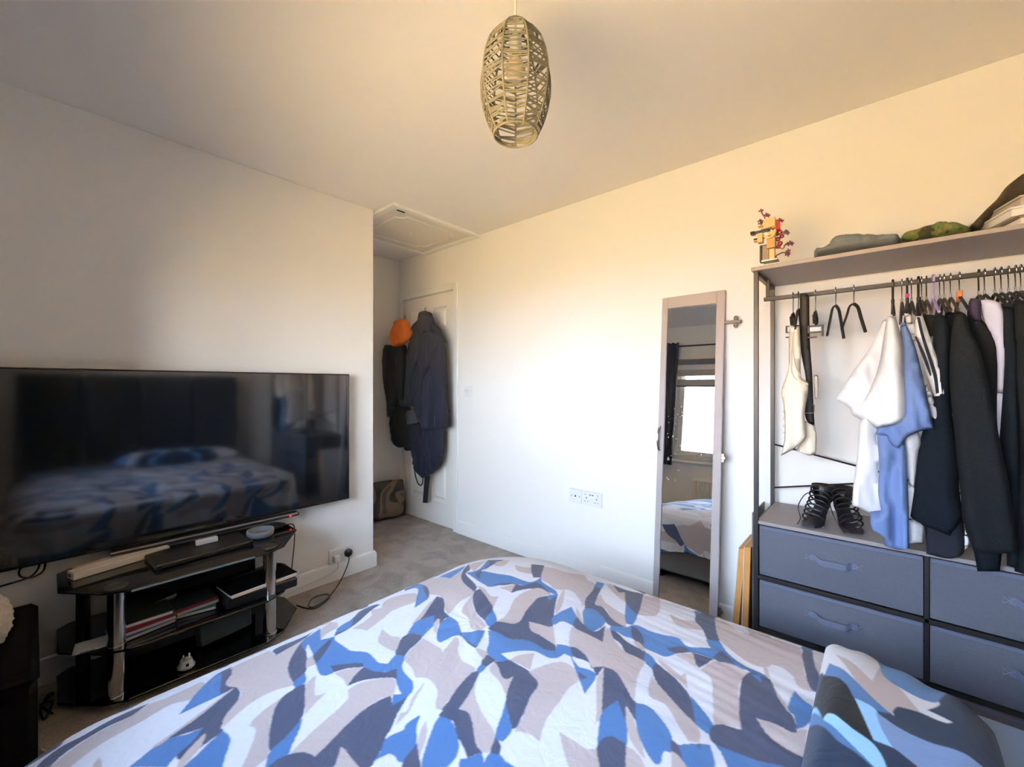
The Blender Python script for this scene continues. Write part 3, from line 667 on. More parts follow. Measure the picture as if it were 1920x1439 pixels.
# ------------------------------------------------------------------ bed
def raster_polys(txt, x0, y0, nx, ny, h, cols, base):
    img = np.empty((ny, nx, 3), np.float32); img[:] = base
    for ln in txt.strip().splitlines():
        p = ln.split(); P = np.array([[float(v) for v in q.split(',')] for q in p[1:]]) / 1000
        n = len(P); T = []; out = []          # smooth curve through the points, sharp tips kept
        for i in range(n):
            u = P[i] - P[i - 1]; v = P[(i + 1) % n] - P[i]; c = (u @ v) / (np.hypot(*u) * np.hypot(*v) + 1e-12)
            T.append((P[(i + 1) % n] - P[i - 1]) if c > .2 else None)
        for i in range(n):
            a, b = P[i], P[(i + 1) % n]; L = np.hypot(*(b - a)); t0, t1 = T[i], T[(i + 1) % n]
            t0 = (b - a) if t0 is None else t0 / (np.hypot(*t0) + 1e-12) * L
            t1 = (b - a) if t1 is None else t1 / (np.hypot(*t1) + 1e-12) * L
            for k in range(5):
                t = k / 5; out.append(a * (2 * t ** 3 - 3 * t * t + 1) + t0 * (t ** 3 - 2 * t * t + t) + b * (3 * t * t - 2 * t ** 3) + t1 * (t ** 3 - t * t))
        P = np.array(out)
        i0 = max(0, int((P[:, 0].min() - x0) / h)); i1 = min(nx, int((P[:, 0].max() - x0) / h) + 2)
        j0 = max(0, int((P[:, 1].min() - y0) / h)); j1 = min(ny, int((P[:, 1].max() - y0) / h) + 2)
        if i1 <= i0 or j1 <= j0: continue
        gx, gy = np.meshgrid(x0 + np.arange(i0, i1) * h, y0 + np.arange(j0, j1) * h)
        ins = np.zeros(gx.shape, bool)
        for a, b in zip(P, np.roll(P, -1, 0)):
            if a[1] == b[1]: continue
            ins ^= ((a[1] > gy) != (b[1] > gy)) & (gx < (b[0] - a[0]) * (gy - a[1]) / (b[1] - a[1]) + a[0])
        img[j0:j1, i0:i1][ins] = cols[p[0]]
    return img
def sample(img, x0, y0, h, X, Y):
    ny, nx = img.shape[:2]; out = 0
    for dx in (-1, 0, 1):
        for dy in (-1, 0, 1):
            i = np.clip(((X - x0) / h + dx).round().astype(int), 0, nx - 1); j = np.clip(((Y - y0) / h + dy).round().astype(int), 0, ny - 1)
            out = out + img[j, i] / 9
    return out
PC_ = {'W': lin('C9CAD2'), 'T': lin('AEA2A1'), 'B': lin('426BA2'), 'S': lin('434B63'), 'N': lin('182C48'), 'K': lin('0E0F14'), 'L': lin('8CC0EE'), 'G': lin('6C8CC0')}
def print_mat(name):
    m = bpy.data.materials.new(name); m.use_nodes = True; n = m.node_tree.nodes; l = m.node_tree.links; b = n['Principled BSDF']
    a = n.new('ShaderNodeAttribute'); a.attribute_name = 'print'
    t = n.new('ShaderNodeTexCoord'); no = n.new('ShaderNodeTexNoise'); no.inputs['Scale'].default_value = 700
    nb = n.new('ShaderNodeTexNoise'); nb.inputs['Scale'].default_value = 22; nb.inputs['Detail'].default_value = 5; nb.inputs['Distortion'].default_value = 1.2
    bu = n.new('ShaderNodeBump'); bu.inputs['Strength'].default_value = .25; bu.inputs['Distance'].default_value = .001
    b2 = n.new('ShaderNodeBump'); b2.inputs['Strength'].default_value = .35; b2.inputs['Distance'].default_value = .006
    l.new(t.outputs['Object'], no.inputs[0]); l.new(t.outputs['Object'], nb.inputs[0]); l.new(no.outputs['Fac'], bu.inputs['Height']); l.new(nb.outputs['Fac'], b2.inputs['Height'])
    l.new(b2.outputs[0], bu.inputs['Normal']); l.new(bu.outputs[0], b.inputs['Normal']); l.new(a.outputs['Color'], b.inputs['Base Color'])
    b.inputs['Roughness'].default_value = .9; b.inputs['Specular IOR Level'].default_value = .15; b.inputs['Sheen Weight'].default_value = .1
    return m
duvet_m = print_mat('printed_cotton')
RX0, RY0, RH = -1.46, -.22, .0012
IMG = raster_polys(PRINT_MM, RX0, RY0, int(1.75 / RH), int(1.85 / RH), RH, PC_, PC_['W'])
bDX0, bDX1, bDY0, bDY1 = -1.330, .165, -.08, 1.478
def sdf(X, Y):
    r = np.where(Y > .7, .30, .22); r = np.where(X > -.3, .04, r)
    cx = np.clip(X, bDX0 + r, bDX1 - r); cy = np.clip(Y, bDY0 + r, bDY1 - r); dx, dy = X - cx, Y - cy; L = np.hypot(dx, dy)
    ins = L < 1e-9
    c = np.stack([X - bDX0, bDX1 - X, Y - bDY0, bDY1 - Y]); k = c.argmin(0); mn = c.min(0)
    NX = np.choose(k, [-1., 1., 0., 0.]); NY = np.choose(k, [0., 0., -1., 1.])
    Ls = np.where(ins, 1, L)
    return np.where(ins, -mn, L - r), np.where(ins, NX, dx / Ls), np.where(ins, NY, dy / Ls)
def wrink(X, Y):
    z = .004 * np.sin(5.1 * X + 2.2 * np.sin(3.3 * Y + 1)) * np.sin(4.3 * Y + 1.7 * np.sin(2.9 * X)) + .002 * np.sin(13 * X + 9 * Y + 2 * np.sin(6 * Y))
    # lengthwise creases along the far edge, beside the wall with the mirror
    k = np.clip((X + 1.0) / .8, 0, 1) * np.clip((Y - .75) / .35, 0, 1)
    z += k * .0018 * np.sin(95 * (Y + .16 * X + .03 * np.sin(5 * X) + .012 * np.sin(19 * X + 4 + 6 * Y))) * np.clip(.3 + np.sin(6 * X + 5 * Y) * np.sin(31 * Y + 5 * X), 0, 1)
    z += k * .0007 * np.sin(190 * (Y + .24 * X + .02 * np.sin(8 * X))) * np.clip(np.sin(9 * X + 3 + 7 * Y), 0, 1)
    # creases running out from the middle
    r = np.hypot(X + .95, Y - .9); a = np.arctan2(Y - .9, X + .95)
    z += .0016 * np.exp(-r * 3) * np.sin(11 * a + 3 * np.sin(9 * r)) * np.clip(r / .1, 0, 1)
    return z
def duvet():
    h = .0027; E = .34
    xs = np.arange(bDX0 - E, bDX1 + .001, h); ys = np.arange(bDY0 - E, bDY1 + E, h); X, Y = np.meshgrid(xs, ys)
    d, nx, ny = sdf(X, Y); e_ = np.maximum(d, 0); bxx, byy = X - nx * e_, Y - ny * e_
    arc = np.where(abs(ny) > abs(nx), X, Y)
    Lm = .285 + .03 * np.sin(3.1 * arc + .5) + .014 * np.sin(8.3 * arc)
    keep = e_ < Lm + h
    ztop = .452 + .035 * (1 - np.exp(-np.maximum(-d, 0) / .09)) + wrink(X, Y) * np.clip(-d / .03, 0, 1)
    r = .05; a = np.minimum(e_ / r, PI / 2); hang = np.maximum(e_ - r * PI / 2, 0)
    out = r * np.sin(a) + hang * .10 + (.012 * np.sin(arc * 17 + 2 * np.sin(arc * 5)) + .006 * np.sin(arc * 41)) * np.clip(hang / .15, 0, 1)
    PX, PY = bxx + nx * out, byy + ny * out
    PZ = np.where(e_ > 0, .452 - r * (1 - np.cos(a)) - hang, ztop)
    # colour: the print seen from above; what hangs down continues it mirrored at the edge
    CX_, CY_ = bxx - nx * e_, byy - ny * e_
    dep = CX_ * FW[0] + CY_ * FW[1]; low = np.maximum(.802 - dep, 0)
    CX_, CY_ = CX_ + 2 * low * FW[0], CY_ + 2 * low * FW[1]
    C = sample(IMG, RX0, RY0, RH, CX_, CY_)
    head_shade = np.clip((X + .02 * np.sin(9 * Y) - .0) / .003, 0, 1)[..., None]   # shade of the duvet side at the head end, painted into its colour
    C = C * (1 - head_shade) + head_shade * np.array(lin('22272B'), np.float32)
    idx = -np.ones(X.shape, int); idx[keep] = np.arange(keep.sum())
    q = keep[:-1, :-1] & keep[1:, :-1] & keep[:-1, 1:] & keep[1:, 1:]
    F_ = np.stack([idx[:-1, :-1][q], idx[:-1, 1:][q], idx[1:, 1:][q], idx[1:, :-1][q]], 1)
    V = np.stack([PX[keep], PY[keep], PZ[keep]], 1).astype(np.float32)
    return V, F_, C[keep]
def grid_mesh(name, V, F_, C):
    me = bpy.data.meshes.new(name); me.vertices.add(len(V)); me.vertices.foreach_set('co', V.ravel())
    me.loops.add(F_.size); me.loops.foreach_set('vertex_index', F_.ravel().astype(np.int32))
    me.polygons.add(len(F_)); me.polygons.foreach_set('loop_start', np.arange(0, F_.size, 4, dtype=np.int32)); me.polygons.foreach_set('loop_total', np.full(len(F_), 4, np.int32))
    me.update(calc_edges=True)
    at_ = me.color_attributes.new('print', 'FLOAT_COLOR', 'POINT'); at_.data.foreach_set('color', np.c_[C, np.ones(len(C))].astype(np.float32).ravel())
    return me
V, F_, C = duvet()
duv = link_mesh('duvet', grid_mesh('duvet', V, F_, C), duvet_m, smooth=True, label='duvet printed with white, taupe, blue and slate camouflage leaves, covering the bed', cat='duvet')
div_m = mat('divan_fabric', '83827F', .95, spec=.1, bump=.5, scale=500, var=.15, vscale=200)
bd = empty('divan_bed', (-.3, .7, 0), 'grey fabric divan bed base and mattress beneath the camouflage duvet', 'bed')
bx('divan_base', -1.24, -.30, 0.0, 1.42, .05, .27, div_m, bd, bev=.012, label='foot half of the divan base')
bx('divan_base', -.296, .70, 0.0, 1.42, .05, .27, div_m, bd, bev=.012)
bx('mattress', -1.24, .70, 0.0, 1.43, .272, .432, mat('mattress', 'C9C7C4', .9), bd, bev=.03)
bx('fitted_sheet', .0, .71, -.03, 1.474, .30, .449, mat('sheet_blue', '6B84A8', .9, bump=.3, scale=60), bd, bev=.02, label='pale blue fitted sheet showing at the head end')
hb = mat('headboard_cloth', '24262B', .95, bump=.3, scale=300)
for i_ in range(4): bx('headboard_panel', .735, .80, -.10 + i_ * .425, .32 + i_ * .425, .20, 1.32, hb, bd, bev=.02)
for x in (-1.18, -.36, .62):
    for y in (.06, 1.36): bx('castor', x - .03, x + .03, y - .03, y + .03, 0, .052, plast_b, bd, bev=.01)
# the end of the duvet turned back at the head of the bed, print in darker blues
pA, pB_, pC, pD = (-.108, 1.385), (.172, 1.262), (.15, .46), (-.106, .60)
def pillow():
    n = 330; s, t = np.meshgrid(np.linspace(0, 1, n), np.linspace(0, 1, n))
    w4 = [(1 - s) * (1 - t), s * (1 - t), s * t, (1 - s) * t]
    X = sum(w * p[0] for w, p in zip(w4, (pA, pB_, pC, pD))); Y = sum(w * p[1] for w, p in zip(w4, (pA, pB_, pC, pD)))
    b = np.maximum(0, 1 - abs(2 * s - 1) ** 5) * np.maximum(0, 1 - abs(2 * t - 1) ** 5)
    Z = .525 + .085 * b ** .55 + .004 * np.sin(17 * X + 9 * Y) * b + .003 * np.sin(25 * s + 8 * t) * b * (1 - b) * 4
    img = raster_polys(PILLOW_MM, -.4, .2, 1000, 1150, .0012, PC_, PC_['N'])
    C = sample(img, -.4, .2, .0012, X, np.where(Y < .87, 1.74 - Y, Y))
    Zb = .525 - .055 * b ** .5
    V = np.concatenate([np.stack([X, Y, Z], -1).reshape(-1, 3), np.stack([X, Y, Zb], -1).reshape(-1, 3)]).astype(np.float32)
    i = np.arange(n * n).reshape(n, n); q = np.stack([i[:-1, :-1], i[:-1, 1:], i[1:, 1:], i[1:, :-1]], -1).reshape(-1, 4)
    return V, np.concatenate([q, q[:, ::-1] + n * n]), np.concatenate([C.reshape(-1, 3)] * 2)
V, F_, C = pillow()
link_mesh('turned_back_end', grid_mesh('turned_back_end', V, F_, C), duvet_m, duv, smooth=True, label='turned back head end in navy, black, white and sky blue')

# ------------------------------------------------------------------ television on wall_left
tv = empty('television', (-2.52, .58, .50), 'large flat black television fixed on the left wall', 'television')
X1 = -2.49; ty0, ty1, tz0, tz1 = -.145, 1.303, .512, 1.287
bx('tv_housing', X1 - .045, X1 - .004, ty0 + .004, ty1 - .004, tz0 + .004, tz1 - .004, plast_b, tv, bev=.006)
bm = B(); wb = .007
box(bm, X1 - .006, X1, ty0, ty1, tz0, tz0 + wb + .004, .001); box(bm, X1 - .006, X1, ty0, ty1, tz1 - wb, tz1, .001)
box(bm, X1 - .006, X1, ty0, ty0 + wb, tz0, tz1, .001); box(bm, X1 - .006, X1, ty1 - wb, ty1, tz0, tz1, .001)
obj('tv_bezel', bm, mat('tv_bezel', '0A0A0B', .3), tv)
scr = mat('tv_screen', '11151B', .065, spec=.5); scr.node_tree.nodes['Principled BSDF'].inputs['IOR'].default_value = 2.1
bx('tv_screen', X1 - .004, X1 - .001, ty0 + wb, ty1 - wb, tz0 + wb, tz1 - wb, scr, tv, bev=0)
bx('wall_bracket', -2.568, X1 - .045, .38, .78, .7, 1.1, blackmetal, tv, bev=.004)
# soundbar clipped under the television
sb = empty('soundbar', (-2.49, .60, .475), 'slim dark soundbar with a red standby light under the television', 'soundbar')
bx('soundbar_body', -2.53, -2.475, .22, 1.0, .480, .500, mat('soundbar_dark', '33302F', .5), sb, bev=.006)
bx('soundbar_strip', -2.476, -2.4725, .22, .99, .494, .500, mat('soundbar_strip', 'A79E98', .4, metal=.3), sb, bev=0, label='pale metal edge strip')
bx('standby_light', -2.4735, -2.4715, .945, .955, .486, .491, mat('red_led', 'FF2020', .4, emit=('FF2828', 3)), sb, bev=0, label='small red light')

# ------------------------------------------------------------------ television stand
ts = empty('tv_stand', (-2.36, .5, 0), 'black glass television stand with three shelves and chrome tube legs', 'tv stand')
def shape(f=0, r=0):
    return [(-2.555, .10), (-2.52, .065), (-2.30, .062), (-2.155, .17), (-2.118, .24), (-2.112, .72), (-2.150, .80), (-2.335, .928), (-2.50, .93), (-2.555, .90)]
for nm, z, dx in (('glass_shelf', .442, 0), ('glass_shelf', .215, -.012), ('glass_shelf', .026, -.012)):
    obj(nm, prism(B(), [(x + dx * (x > -2.3), y) for x, y in shape()], z, z + .009, .002), glass_b, ts)
bx('glass_trim', -2.112, -2.106, .245, .66, .443, .450, mat('glass_edge', '76848A', .25), ts, bev=.001, label='pale green-grey glass front edge')
for x, y in ((-2.19, .212), (-2.185, .745)):
    bm = B(); lathe(bm, [(.0275, 0), (.0275, .440)], (x, y, 0), 24); obj('chrome_leg', bm, chrome, ts, smooth=.8)
    for z in (.224, .035, .432): obj('leg_collar', lathe(B(), [(.0265, 0), (.030, .001), (.030, .008), (.0265, .009)], (x, y, z), 24), chrome, ts, smooth=.8)
    obj('leg_cap', lathe(B(), [(.034, 0), (.034, .003), (.028, .007), (0, .0075)], (x, y, .451), 24), steel, ts, smooth=.8)
for x, y in ((-2.50, .14), (-2.50, .86)):
    obj('rear_leg', lathe(B(), [(.022, 0), (.022, .441)], (x, y, 0), 18), plast_b, ts, smooth=.8)
bx('back_panel', -2.562, -2.557, .22, .80, .03, .43, plast_b, ts, bev=0)

# things on the stand ------------------------------------------------
STOP = .451
# long cream box lying slanted near the wall end
M_ = Matrix.Translation((-2.44, .245, STOP + .001)) @ Matrix.Rotation(math.radians(14), 4, 'Z')
cb = empty('picture_ledge_box', (-2.44, .245, STOP), 'long cream cardboard box lying at the left end of the television stand', 'box')
obj('box_body', box(B(), -.03, .03, -.15, .17, 0, .028, .002, M_), mat('cream_card', 'E8DDCC', .7, bump=.1), cb)
obj('box_lid', box(B(), -.052, -.0305, -.13, .15, .0, .031, .002, M_), mat('brown_card', 'A39287', .8, bump=.1), cb, label='brown back strip')
obj('box_hole', box(B(), -.018, .006, -.1515, -.150, .008, .02, 0, M_), plast_b, cb, label='dark hole at the end')
# dark laptop-like slab / set-top tray in the middle
st = empty('set_top_box', (-2.35, .52, STOP), 'flat black set top box under the television', 'set top box')
M_ = Matrix.Translation((-2.345, .50, STOP + .001)) @ Matrix.Rotation(math.radians(3), 4, 'Z')
obj('box_case', box(B(), -.11, .09, -.17, .20, 0, .020, .004, M_), plast_b, st)
obj('box_front', box(B(), .0905, .092, -.15, .18, .004, .016, .0005, M_), glass_b, st)
obj('router', box(B(), -2.40, -2.375, .50, .585, STOP + .0225, STOP + .046, .003), mat('white_gloss', 'E6E2DE', .3), label='small white box standing on the set top box', cat='box')
# round grey fabric smart speaker
gs = mat('speaker_cloth', '7F7D7D', .95, bump=.5, scale=600)
sk = empty('round_dish', (-2.36, .765, STOP), 'round grey felt dish on the right end of the television stand', 'dish')
obj('dish_bowl', lathe(B(), [(0, .001), (.052, .001), (.060, .008), (.062, .026), (.060, .034), (.054, .034), (.050, .012), (0, .010)], (-2.37, .765, STOP), 28), gs, sk, smooth=.9)
# media cases and discs on the middle shelf
MID = .225
cols_ = [('2C4A8C', 'blue'), ('8C3038', 'red'), ('6E6C68', 'grey'), ('3A4034', 'olive'), ('24503C', 'dark green'), ('9A8A8A', 'pink'), ('222A2C', 'teal'), ('25303E', 'slate'), ('3A3540', 'charcoal'), ('2E2C34', 'black')]
k = 0
for i, (x, y, rot, n) in enumerate(((-2.27, .30, 8, 4), (-2.30, .455, -4, 3), (-2.45, .33, 20, 3))):
    for j in range(n):
        hx, nm = cols_[k % 10]; k += 1
        M_ = Matrix.Translation((x + random.uniform(-.008, .008), y + random.uniform(-.008, .008), MID + .0005 + j * .0155)) @ Matrix.Rotation(math.radians(rot + random.uniform(-9, 9)), 4, 'Z')
        c = empty('disc_case', tuple(M_.translation), '%s disc case, %s of the %s pile on the middle glass shelf' % (nm, ('bottom', 'second', 'third', 'top')[j] if j < n - 1 else 'topmost', ('front left', 'front middle', 'back left')[i]), 'disc case', 'disc cases on the middle glass shelf')
        obj('case_shell', box(B(), -.068, .068, -.095, .095, 0, .0145, .0015, M_), mat('case_' + hx, hx, .35), c)
        obj('case_sleeve', box(B(), .0682, .0688, -.09, .09, .002, .0125, 0, M_), mat('sleeve_' + hx, ['E4E4E8', 'C8C0B8', 'D0D4D8', '9A2A34'][k % 4], .5), c)
# white and blue leaflet sticking out at the left
lf = empty('leaflet', (-2.30, .17, MID), 'white and blue leaflet sticking out left of the disc cases', 'leaflet')
M_ = Matrix.Translation((-2.215, .165, MID + .0005)) @ Matrix.Rotation(math.radians(-8), 4, 'Z')
obj('leaflet_page', box(B(), -.09, .0, -.07, .02, 0, .004, 0, M_), mat('paper', 'F0EEF0', .7), lf)
obj('leaflet_page', box(B(), -.02, .001, .021, .06, 0, .022, 0, M_), mat('leaflet_blue', '2E3F8E', .6), lf, label='blue end of the leaflet')
obj('leaflet_print', box(B(), .0002, .0006, -.05, -.01, .001, .0035, 0, M_), plast_b, lf)
# white edged book lying on top of a black case at the right
bk = empty('book', (-2.25, .70, MID), 'dark book with cream page edges on the middle shelf beside the right leg', 'book')
M_ = Matrix.Translation((-2.24, .70, MID + .045)) @ Matrix.Rotation(math.radians(5), 4, 'Z')
obj('book_pages', box(B(), -.10, .075, -.125, .16, .002, .016, .001, M_), mat('page_edge', 'E6D8C4', .8), bk)
obj('book_cover', box(B(), -.105, .070, -.13, .165, .016, .0195, .0005, M_), dark_fab, bk)
obj('console', box(B(), -2.42, -2.165, .565, .865, MID + .0005, MID + .0445, .006), plast_b, label='black games console under the book on the middle shelf', cat='console')
# lower shelf: grey bag, plug, and a dark mat
LOW = .0355
gb = empty('grey_case', (-2.32, .62, LOW), 'dark grey-green soft case standing on the bottom glass shelf', 'case')
M_ = Matrix.Translation((-2.30, .60, LOW)) @ Matrix.Rotation(math.radians(10), 4, 'Z') @ Matrix.Rotation(math.radians(-14), 4, 'Y')
obj('case_body', box(B(), -.035, .02, -.11, .11, .012, .165, .014, M_, 3), mat('greygreen_cloth', '4C5658', .9, bump=.4, scale=300), gb, smooth=.6)
obj('case_zip', tube(B(), [M_ @ Vector((-.008, -.1, .17)), M_ @ Vector((-.008, .1, .17))], .003), plast_b, gb)
pg = empty('plug_adapter', (-2.19, .43, LOW), 'white three pin plug lying pins up on the bottom glass shelf', 'plug')
c_ = (-2.185, .425, LOW)
obj('plug_body', lathe(B(), [(0, .001), (.026, .001), (.031, .006), (.031, .012), (.024, .020), (.020, .036), (0, .037)], c_, 20, None), plast_w, pg, smooth=.7)
for dx, dy, hh in ((-.009, -.008, .016), (.009, -.008, .016), (0, .011, .021)):
    obj('plug_pin', box(B(), c_[0] + dx - .002, c_[0] + dx + .002, c_[1] + dy - .003, c_[1] + dy + .003, LOW + .036, LOW + .036 + hh, .0005), chrome if hh < .02 else plast_w, pg)
obj('plug_slot', box(B(), c_[0] + .0262, c_[0] + .0268, c_[1] - .006, c_[1] + .004, LOW + .008, LOW + .028, 0), plast_b, pg)
# router lead at the back right and grey panel against the wall
0 and obj('folded_bag', prism(B(), [(-2.44, .90), (-2.33, .94), (-2.22, 1.0), (-2.20, 1.04), (-2.30, 1.06), (-2.44, 1.02)], .001, .035, .01), mat('charcoal_cloth', '34363C', .9, bump=.3, scale=300), label='folded charcoal cloth bag on the carpet right of the television stand', cat='bag', smooth=.5)
tb('television_lead', spline([(-2.45, .90, .452), (-2.44, .945, .452), (-2.44, .958, .42), (-2.45, .96, .34), (-2.46, .955, .24), (-2.47, .95, .15)], 6), .003, plast_b, label='thin black lead hanging over the right end of the television stand', cat='cable')

# ------------------------------------------------------------------ ottoman, cushion and clutter at the left edge
ot = empty('ottoman', (-2.2, -.25, 0), 'dark woven fabric storage ottoman at the left edge of the photo', 'ottoman')
bx('ottoman_body', -2.53, -1.90, -.48, .012, .01, .315, dark_fab, ot, bev=.018, )
bx('ottoman_lid', -2.53, -1.896, -.48, .016, .318, .36, dark_fab, ot, bev=.018)
fl = mat('fluffy_beige', 'C9B9A6', 1, bump=1, scale=120, var=.25, vscale=80, sheen=.5)
def fluffy():
    bm = B(); bmesh.ops.create_icosphere(bm, subdivisions=5, radius=1)
    for v in bm.verts:
        n_ = noise.noise(v.co * 9) * .10 + noise.noise(v.co * 30) * .06
        v.co = Vector((-2.20 + v.co.x * .08 * (1 + n_), -.122 + v.co.y * .08 * (1 + n_), .440 + v.co.z * .10 * (1 + n_)))
    return bm
obj('fluffy_cushion', fluffy(), fl, smooth=True, label='fluffy beige cushion standing on the dark ottoman', cat='cushion')
for i, (pts, lb) in enumerate(((spline([(-2.40, .02, .004), (-2.34, .05, .03), (-2.28, .03, .006), (-2.33, .0205, .02), (-2.40, .04, .03), (-2.44, .055, .006), (-2.36, .025, .02), (-2.30, .05, .004)], 8), 'tangled black cable on the carpet between ottoman and television stand'),)):
    tb('cable', pts, .004, plast_b, label=lb, cat='cable')
tb('white_stick', [(-2.10, .02, .006), (-2.02, .055, .006)], .003, mat('stick_cream', 'D9D3C4', .6), label='short cream stick on the carpet beside the ottoman', cat='stick')
c_ = spline([(-2.565, -.2, .43), (-2.55, -.06, .445), (-2.54, .0, .46), (-2.535, .02, .50), (-2.53, .005, .515), (-2.53, -.03, .50), (-2.53, -.03, .47), (-2.535, 0, .455), (-2.54, .03, .47), (-2.54, .035, .512), (-2.545, .03, .53)], 8)
tb('television_cable', c_, .0035, plast_b, label='black cable looping on the wall below the television left corner', cat='cable')
bx('baseplate_paper', -2.12, -2.03, .33, .62, .0005, .003, mat('grey_paper', '7C8178', .7), None, bev=0, label='grey-green card on the carpet in front of the television stand', cat='card') if False else None

# ------------------------------------------------------------------ sockets, switch
def faceplate(name, x, y, z, w_, h_, axis, lab, parts, cat='socket'):
    """axis 'y': on wall_right facing -y ; axis 'x': on wall_left facing +x"""
    def tr(a, b, c): return (x + a, y - c, z + b) if axis == 'y' else (x + c, y + a, z + b)
    t = empty(name, (x, y, z), lab, cat)
    def b3(nm, a0, a1, b0, b1, c0, c1, m, bev=.001, **k):
        p, q = tr(a0, b0, c0), tr(a1, b1, c1)
        return bx(nm, min(p[0], q[0]), max(p[0], q[0]), min(p[1], q[1]), max(p[1], q[1]), min(p[2], q[2]), max(p[2], q[2]), m, t, bev=bev, **k)
    b3('face_plate', -w_ / 2, w_ / 2, -h_ / 2, h_ / 2, 0, .009, plast_w, .002)
    parts(b3, t, tr); return t
fpl = mat('plate_grey', 'DADCE0', .35)
def p_switch(b3, t, tr):
    b3('rocker', -.012, .012, -.018, .018, .009, .013, fpl); 
    for a in (-.030, .030): b3('screw', a - .003, a + .003, -.003, .003, .009, .0098, steel, 0)
faceplate('light_switch', -2.446 - .05, YB, 1.172, .088, .088, 'y', 'white single light switch on the right wall beside the door', p_switch, 'light switch')
def p_double(usb):
    def f(b3, t, tr):
        for s in (-.036, .036):
            b3('socket_hole', s - .0025, s + .0025, -.002, .008, .0091, .0096, plast_b, 0)
            for a in (-.011, .011): b3('socket_hole', s + a - .003, s + a + .003, -.021, -.017, .0091, .0096, plast_b, 0)
            b3('socket_switch', s * 1.25 - .006, s * 1.25 + .006, .018, .032, .009, .0125, fpl)
        if usb:
            for a in (-.009, .009): b3('usb_port', a - .006, a + .006, .022, .027, .0091, .0096, plast_b, 0)
    return f
faceplate('double_socket', -1.362, YB, .503, .146, .088, 'y', 'white double plug socket with two charging ports left of the mirror', p_double(True))
def p_aerial(b3, t, tr):
    b3('aerial_hole', -.005, .005, -.005, .005, .0091, .0098, plast_b, 0)
    for a in (-.030, .030): b3('screw', a - .003, a + .003, -.003, .003, .009, .0098, steel, 0)
faceplate('aerial_socket', -1.480, YB, .503, .088, .088, 'y', 'white single aerial socket joined to the left of the double socket', p_aerial)
faceplate('wall_socket', XA, 1.288, .148, .158, .088, 'x', 'white double plug socket on the left wall above the skirting', p_double(False))
ch = empty('charger', (-2.55, 1.245, .14), 'white square charger plugged into the left wall socket', 'charger')
bx('charger_body', -2.560, -2.528, 1.228, 1.268, .118, .158, plast_w, ch, bev=.005)
tb('charger_lead', spline([(-2.535, 1.25, .118), (-2.545, 1.25, .07), (-2.548, 1.15, .045), (-2.548, 1.0, .03), (-2.545, .93, .02)], 8), .002, mat('lead_white', 'CFCBC2', .5), ch)
pl = empty('black_plug', (-2.55, 1.33, .14), 'black plug and coiled lead in the right half of the left wall socket', 'plug')
obj('plug_body', lathe(B(), [(0, 0), (.022, 0), (.025, .006), (.025, .018), (.017, .026), (0, .028)], (0, 0, 0), 20, Matrix.Translation((-2.560, 1.328, .150)) @ Matrix.Rotation(PI / 2, 4, 'Y')), plast_b, pl, smooth=.7)
tb('plug_lead', spline([(-2.542, 1.328, .130), (-2.540, 1.326, .10), (-2.53, 1.30, .055), (-2.50, 1.25, .01), (-2.42, 1.17, .005), (-2.36, 1.10, .005), (-2.33, 1.02, .005), (-2.36, 1.00, .006), (-2.42, 1.05, .009), (-2.41, 1.12, .009), (-2.35, 1.11, .011), (-2.31, 1.03, .006), (-2.33, .99, .005), (-2.42, .96, .005)], 8), .0035, plast_b, pl)

# ------------------------------------------------------------------ mirror door leaning on the right wall
mr = empty('mirror', (-.747, 2.2, 0), 'tall narrow framed mirror door leaning against the right wall', 'mirror')
MT, MB = Vector((0, 2.302, 1.700)), Vector((0, 2.160, .004))
up = (MT - MB); ML = up.length; up.normalize(); nrm = Vector((1, 0, 0)).cross(up)   # points away from the wall?
if nrm.y > 0: nrm = -nrm
mx0, mx1 = -.907, -.587
Mm = Matrix(((1, nrm.x, up.x, 0), (0, nrm.y, up.y, MB.y), (0, nrm.z, up.z, MB.z), (0, 0, 0, 1)))  # local: x, outwards, up
frm = mat('mirror_frame', 'A39C9C', .45, bump=.1, scale=80, var=.05)
wf = .036
def mbox(nm, a0, a1, b0, b1, c0, c1, m, bev=.002, **k): return obj(nm, box(B(), a0, a1, b0, b1, c0, c1, bev, Mm), m, mr, **k)
mbox('frame_stile', mx0, mx0 + wf - .004, -.016, .002, 0, ML, frm); mbox('frame_stile', mx1 - wf - .003, mx1, -.016, .002, 0, ML, frm)
mbox('frame_rail', mx0 + wf - .004, mx1 - wf - .003, -.016, .002, ML - .062, ML, frm); mbox('frame_rail', mx0 + wf - .004, mx1 - wf - .003, -.016, .002, 0, .06, frm)
mbox('mirror_glass', mx0 + wf - .004, mx1 - wf - .003, -.012, -.004, .06, ML - .062, mat('mirror_silver', 'F2F4F4', .0, metal=1), 0)
mbox('back_board', mx0 + wf - .004, mx1 - wf - .003, -.016, -.0125, .06, ML - .062, frm, 0)
hz = .93
tbp = [Mm @ Vector((mx0 + .014, .002, hz - .065)), Mm @ Vector((mx0 + .010, .016, hz - .055)), Mm @ Vector((mx0 + .008, .024, hz - .02)), Mm @ Vector((mx0 + .008, .024, hz + .02)), Mm @ Vector((mx0 + .010, .016, hz + .055)), Mm @ Vector((mx0 + .014, .002, hz + .065))]
tb('door_pull', spline(tbp, 5), .005, chrome, mr)
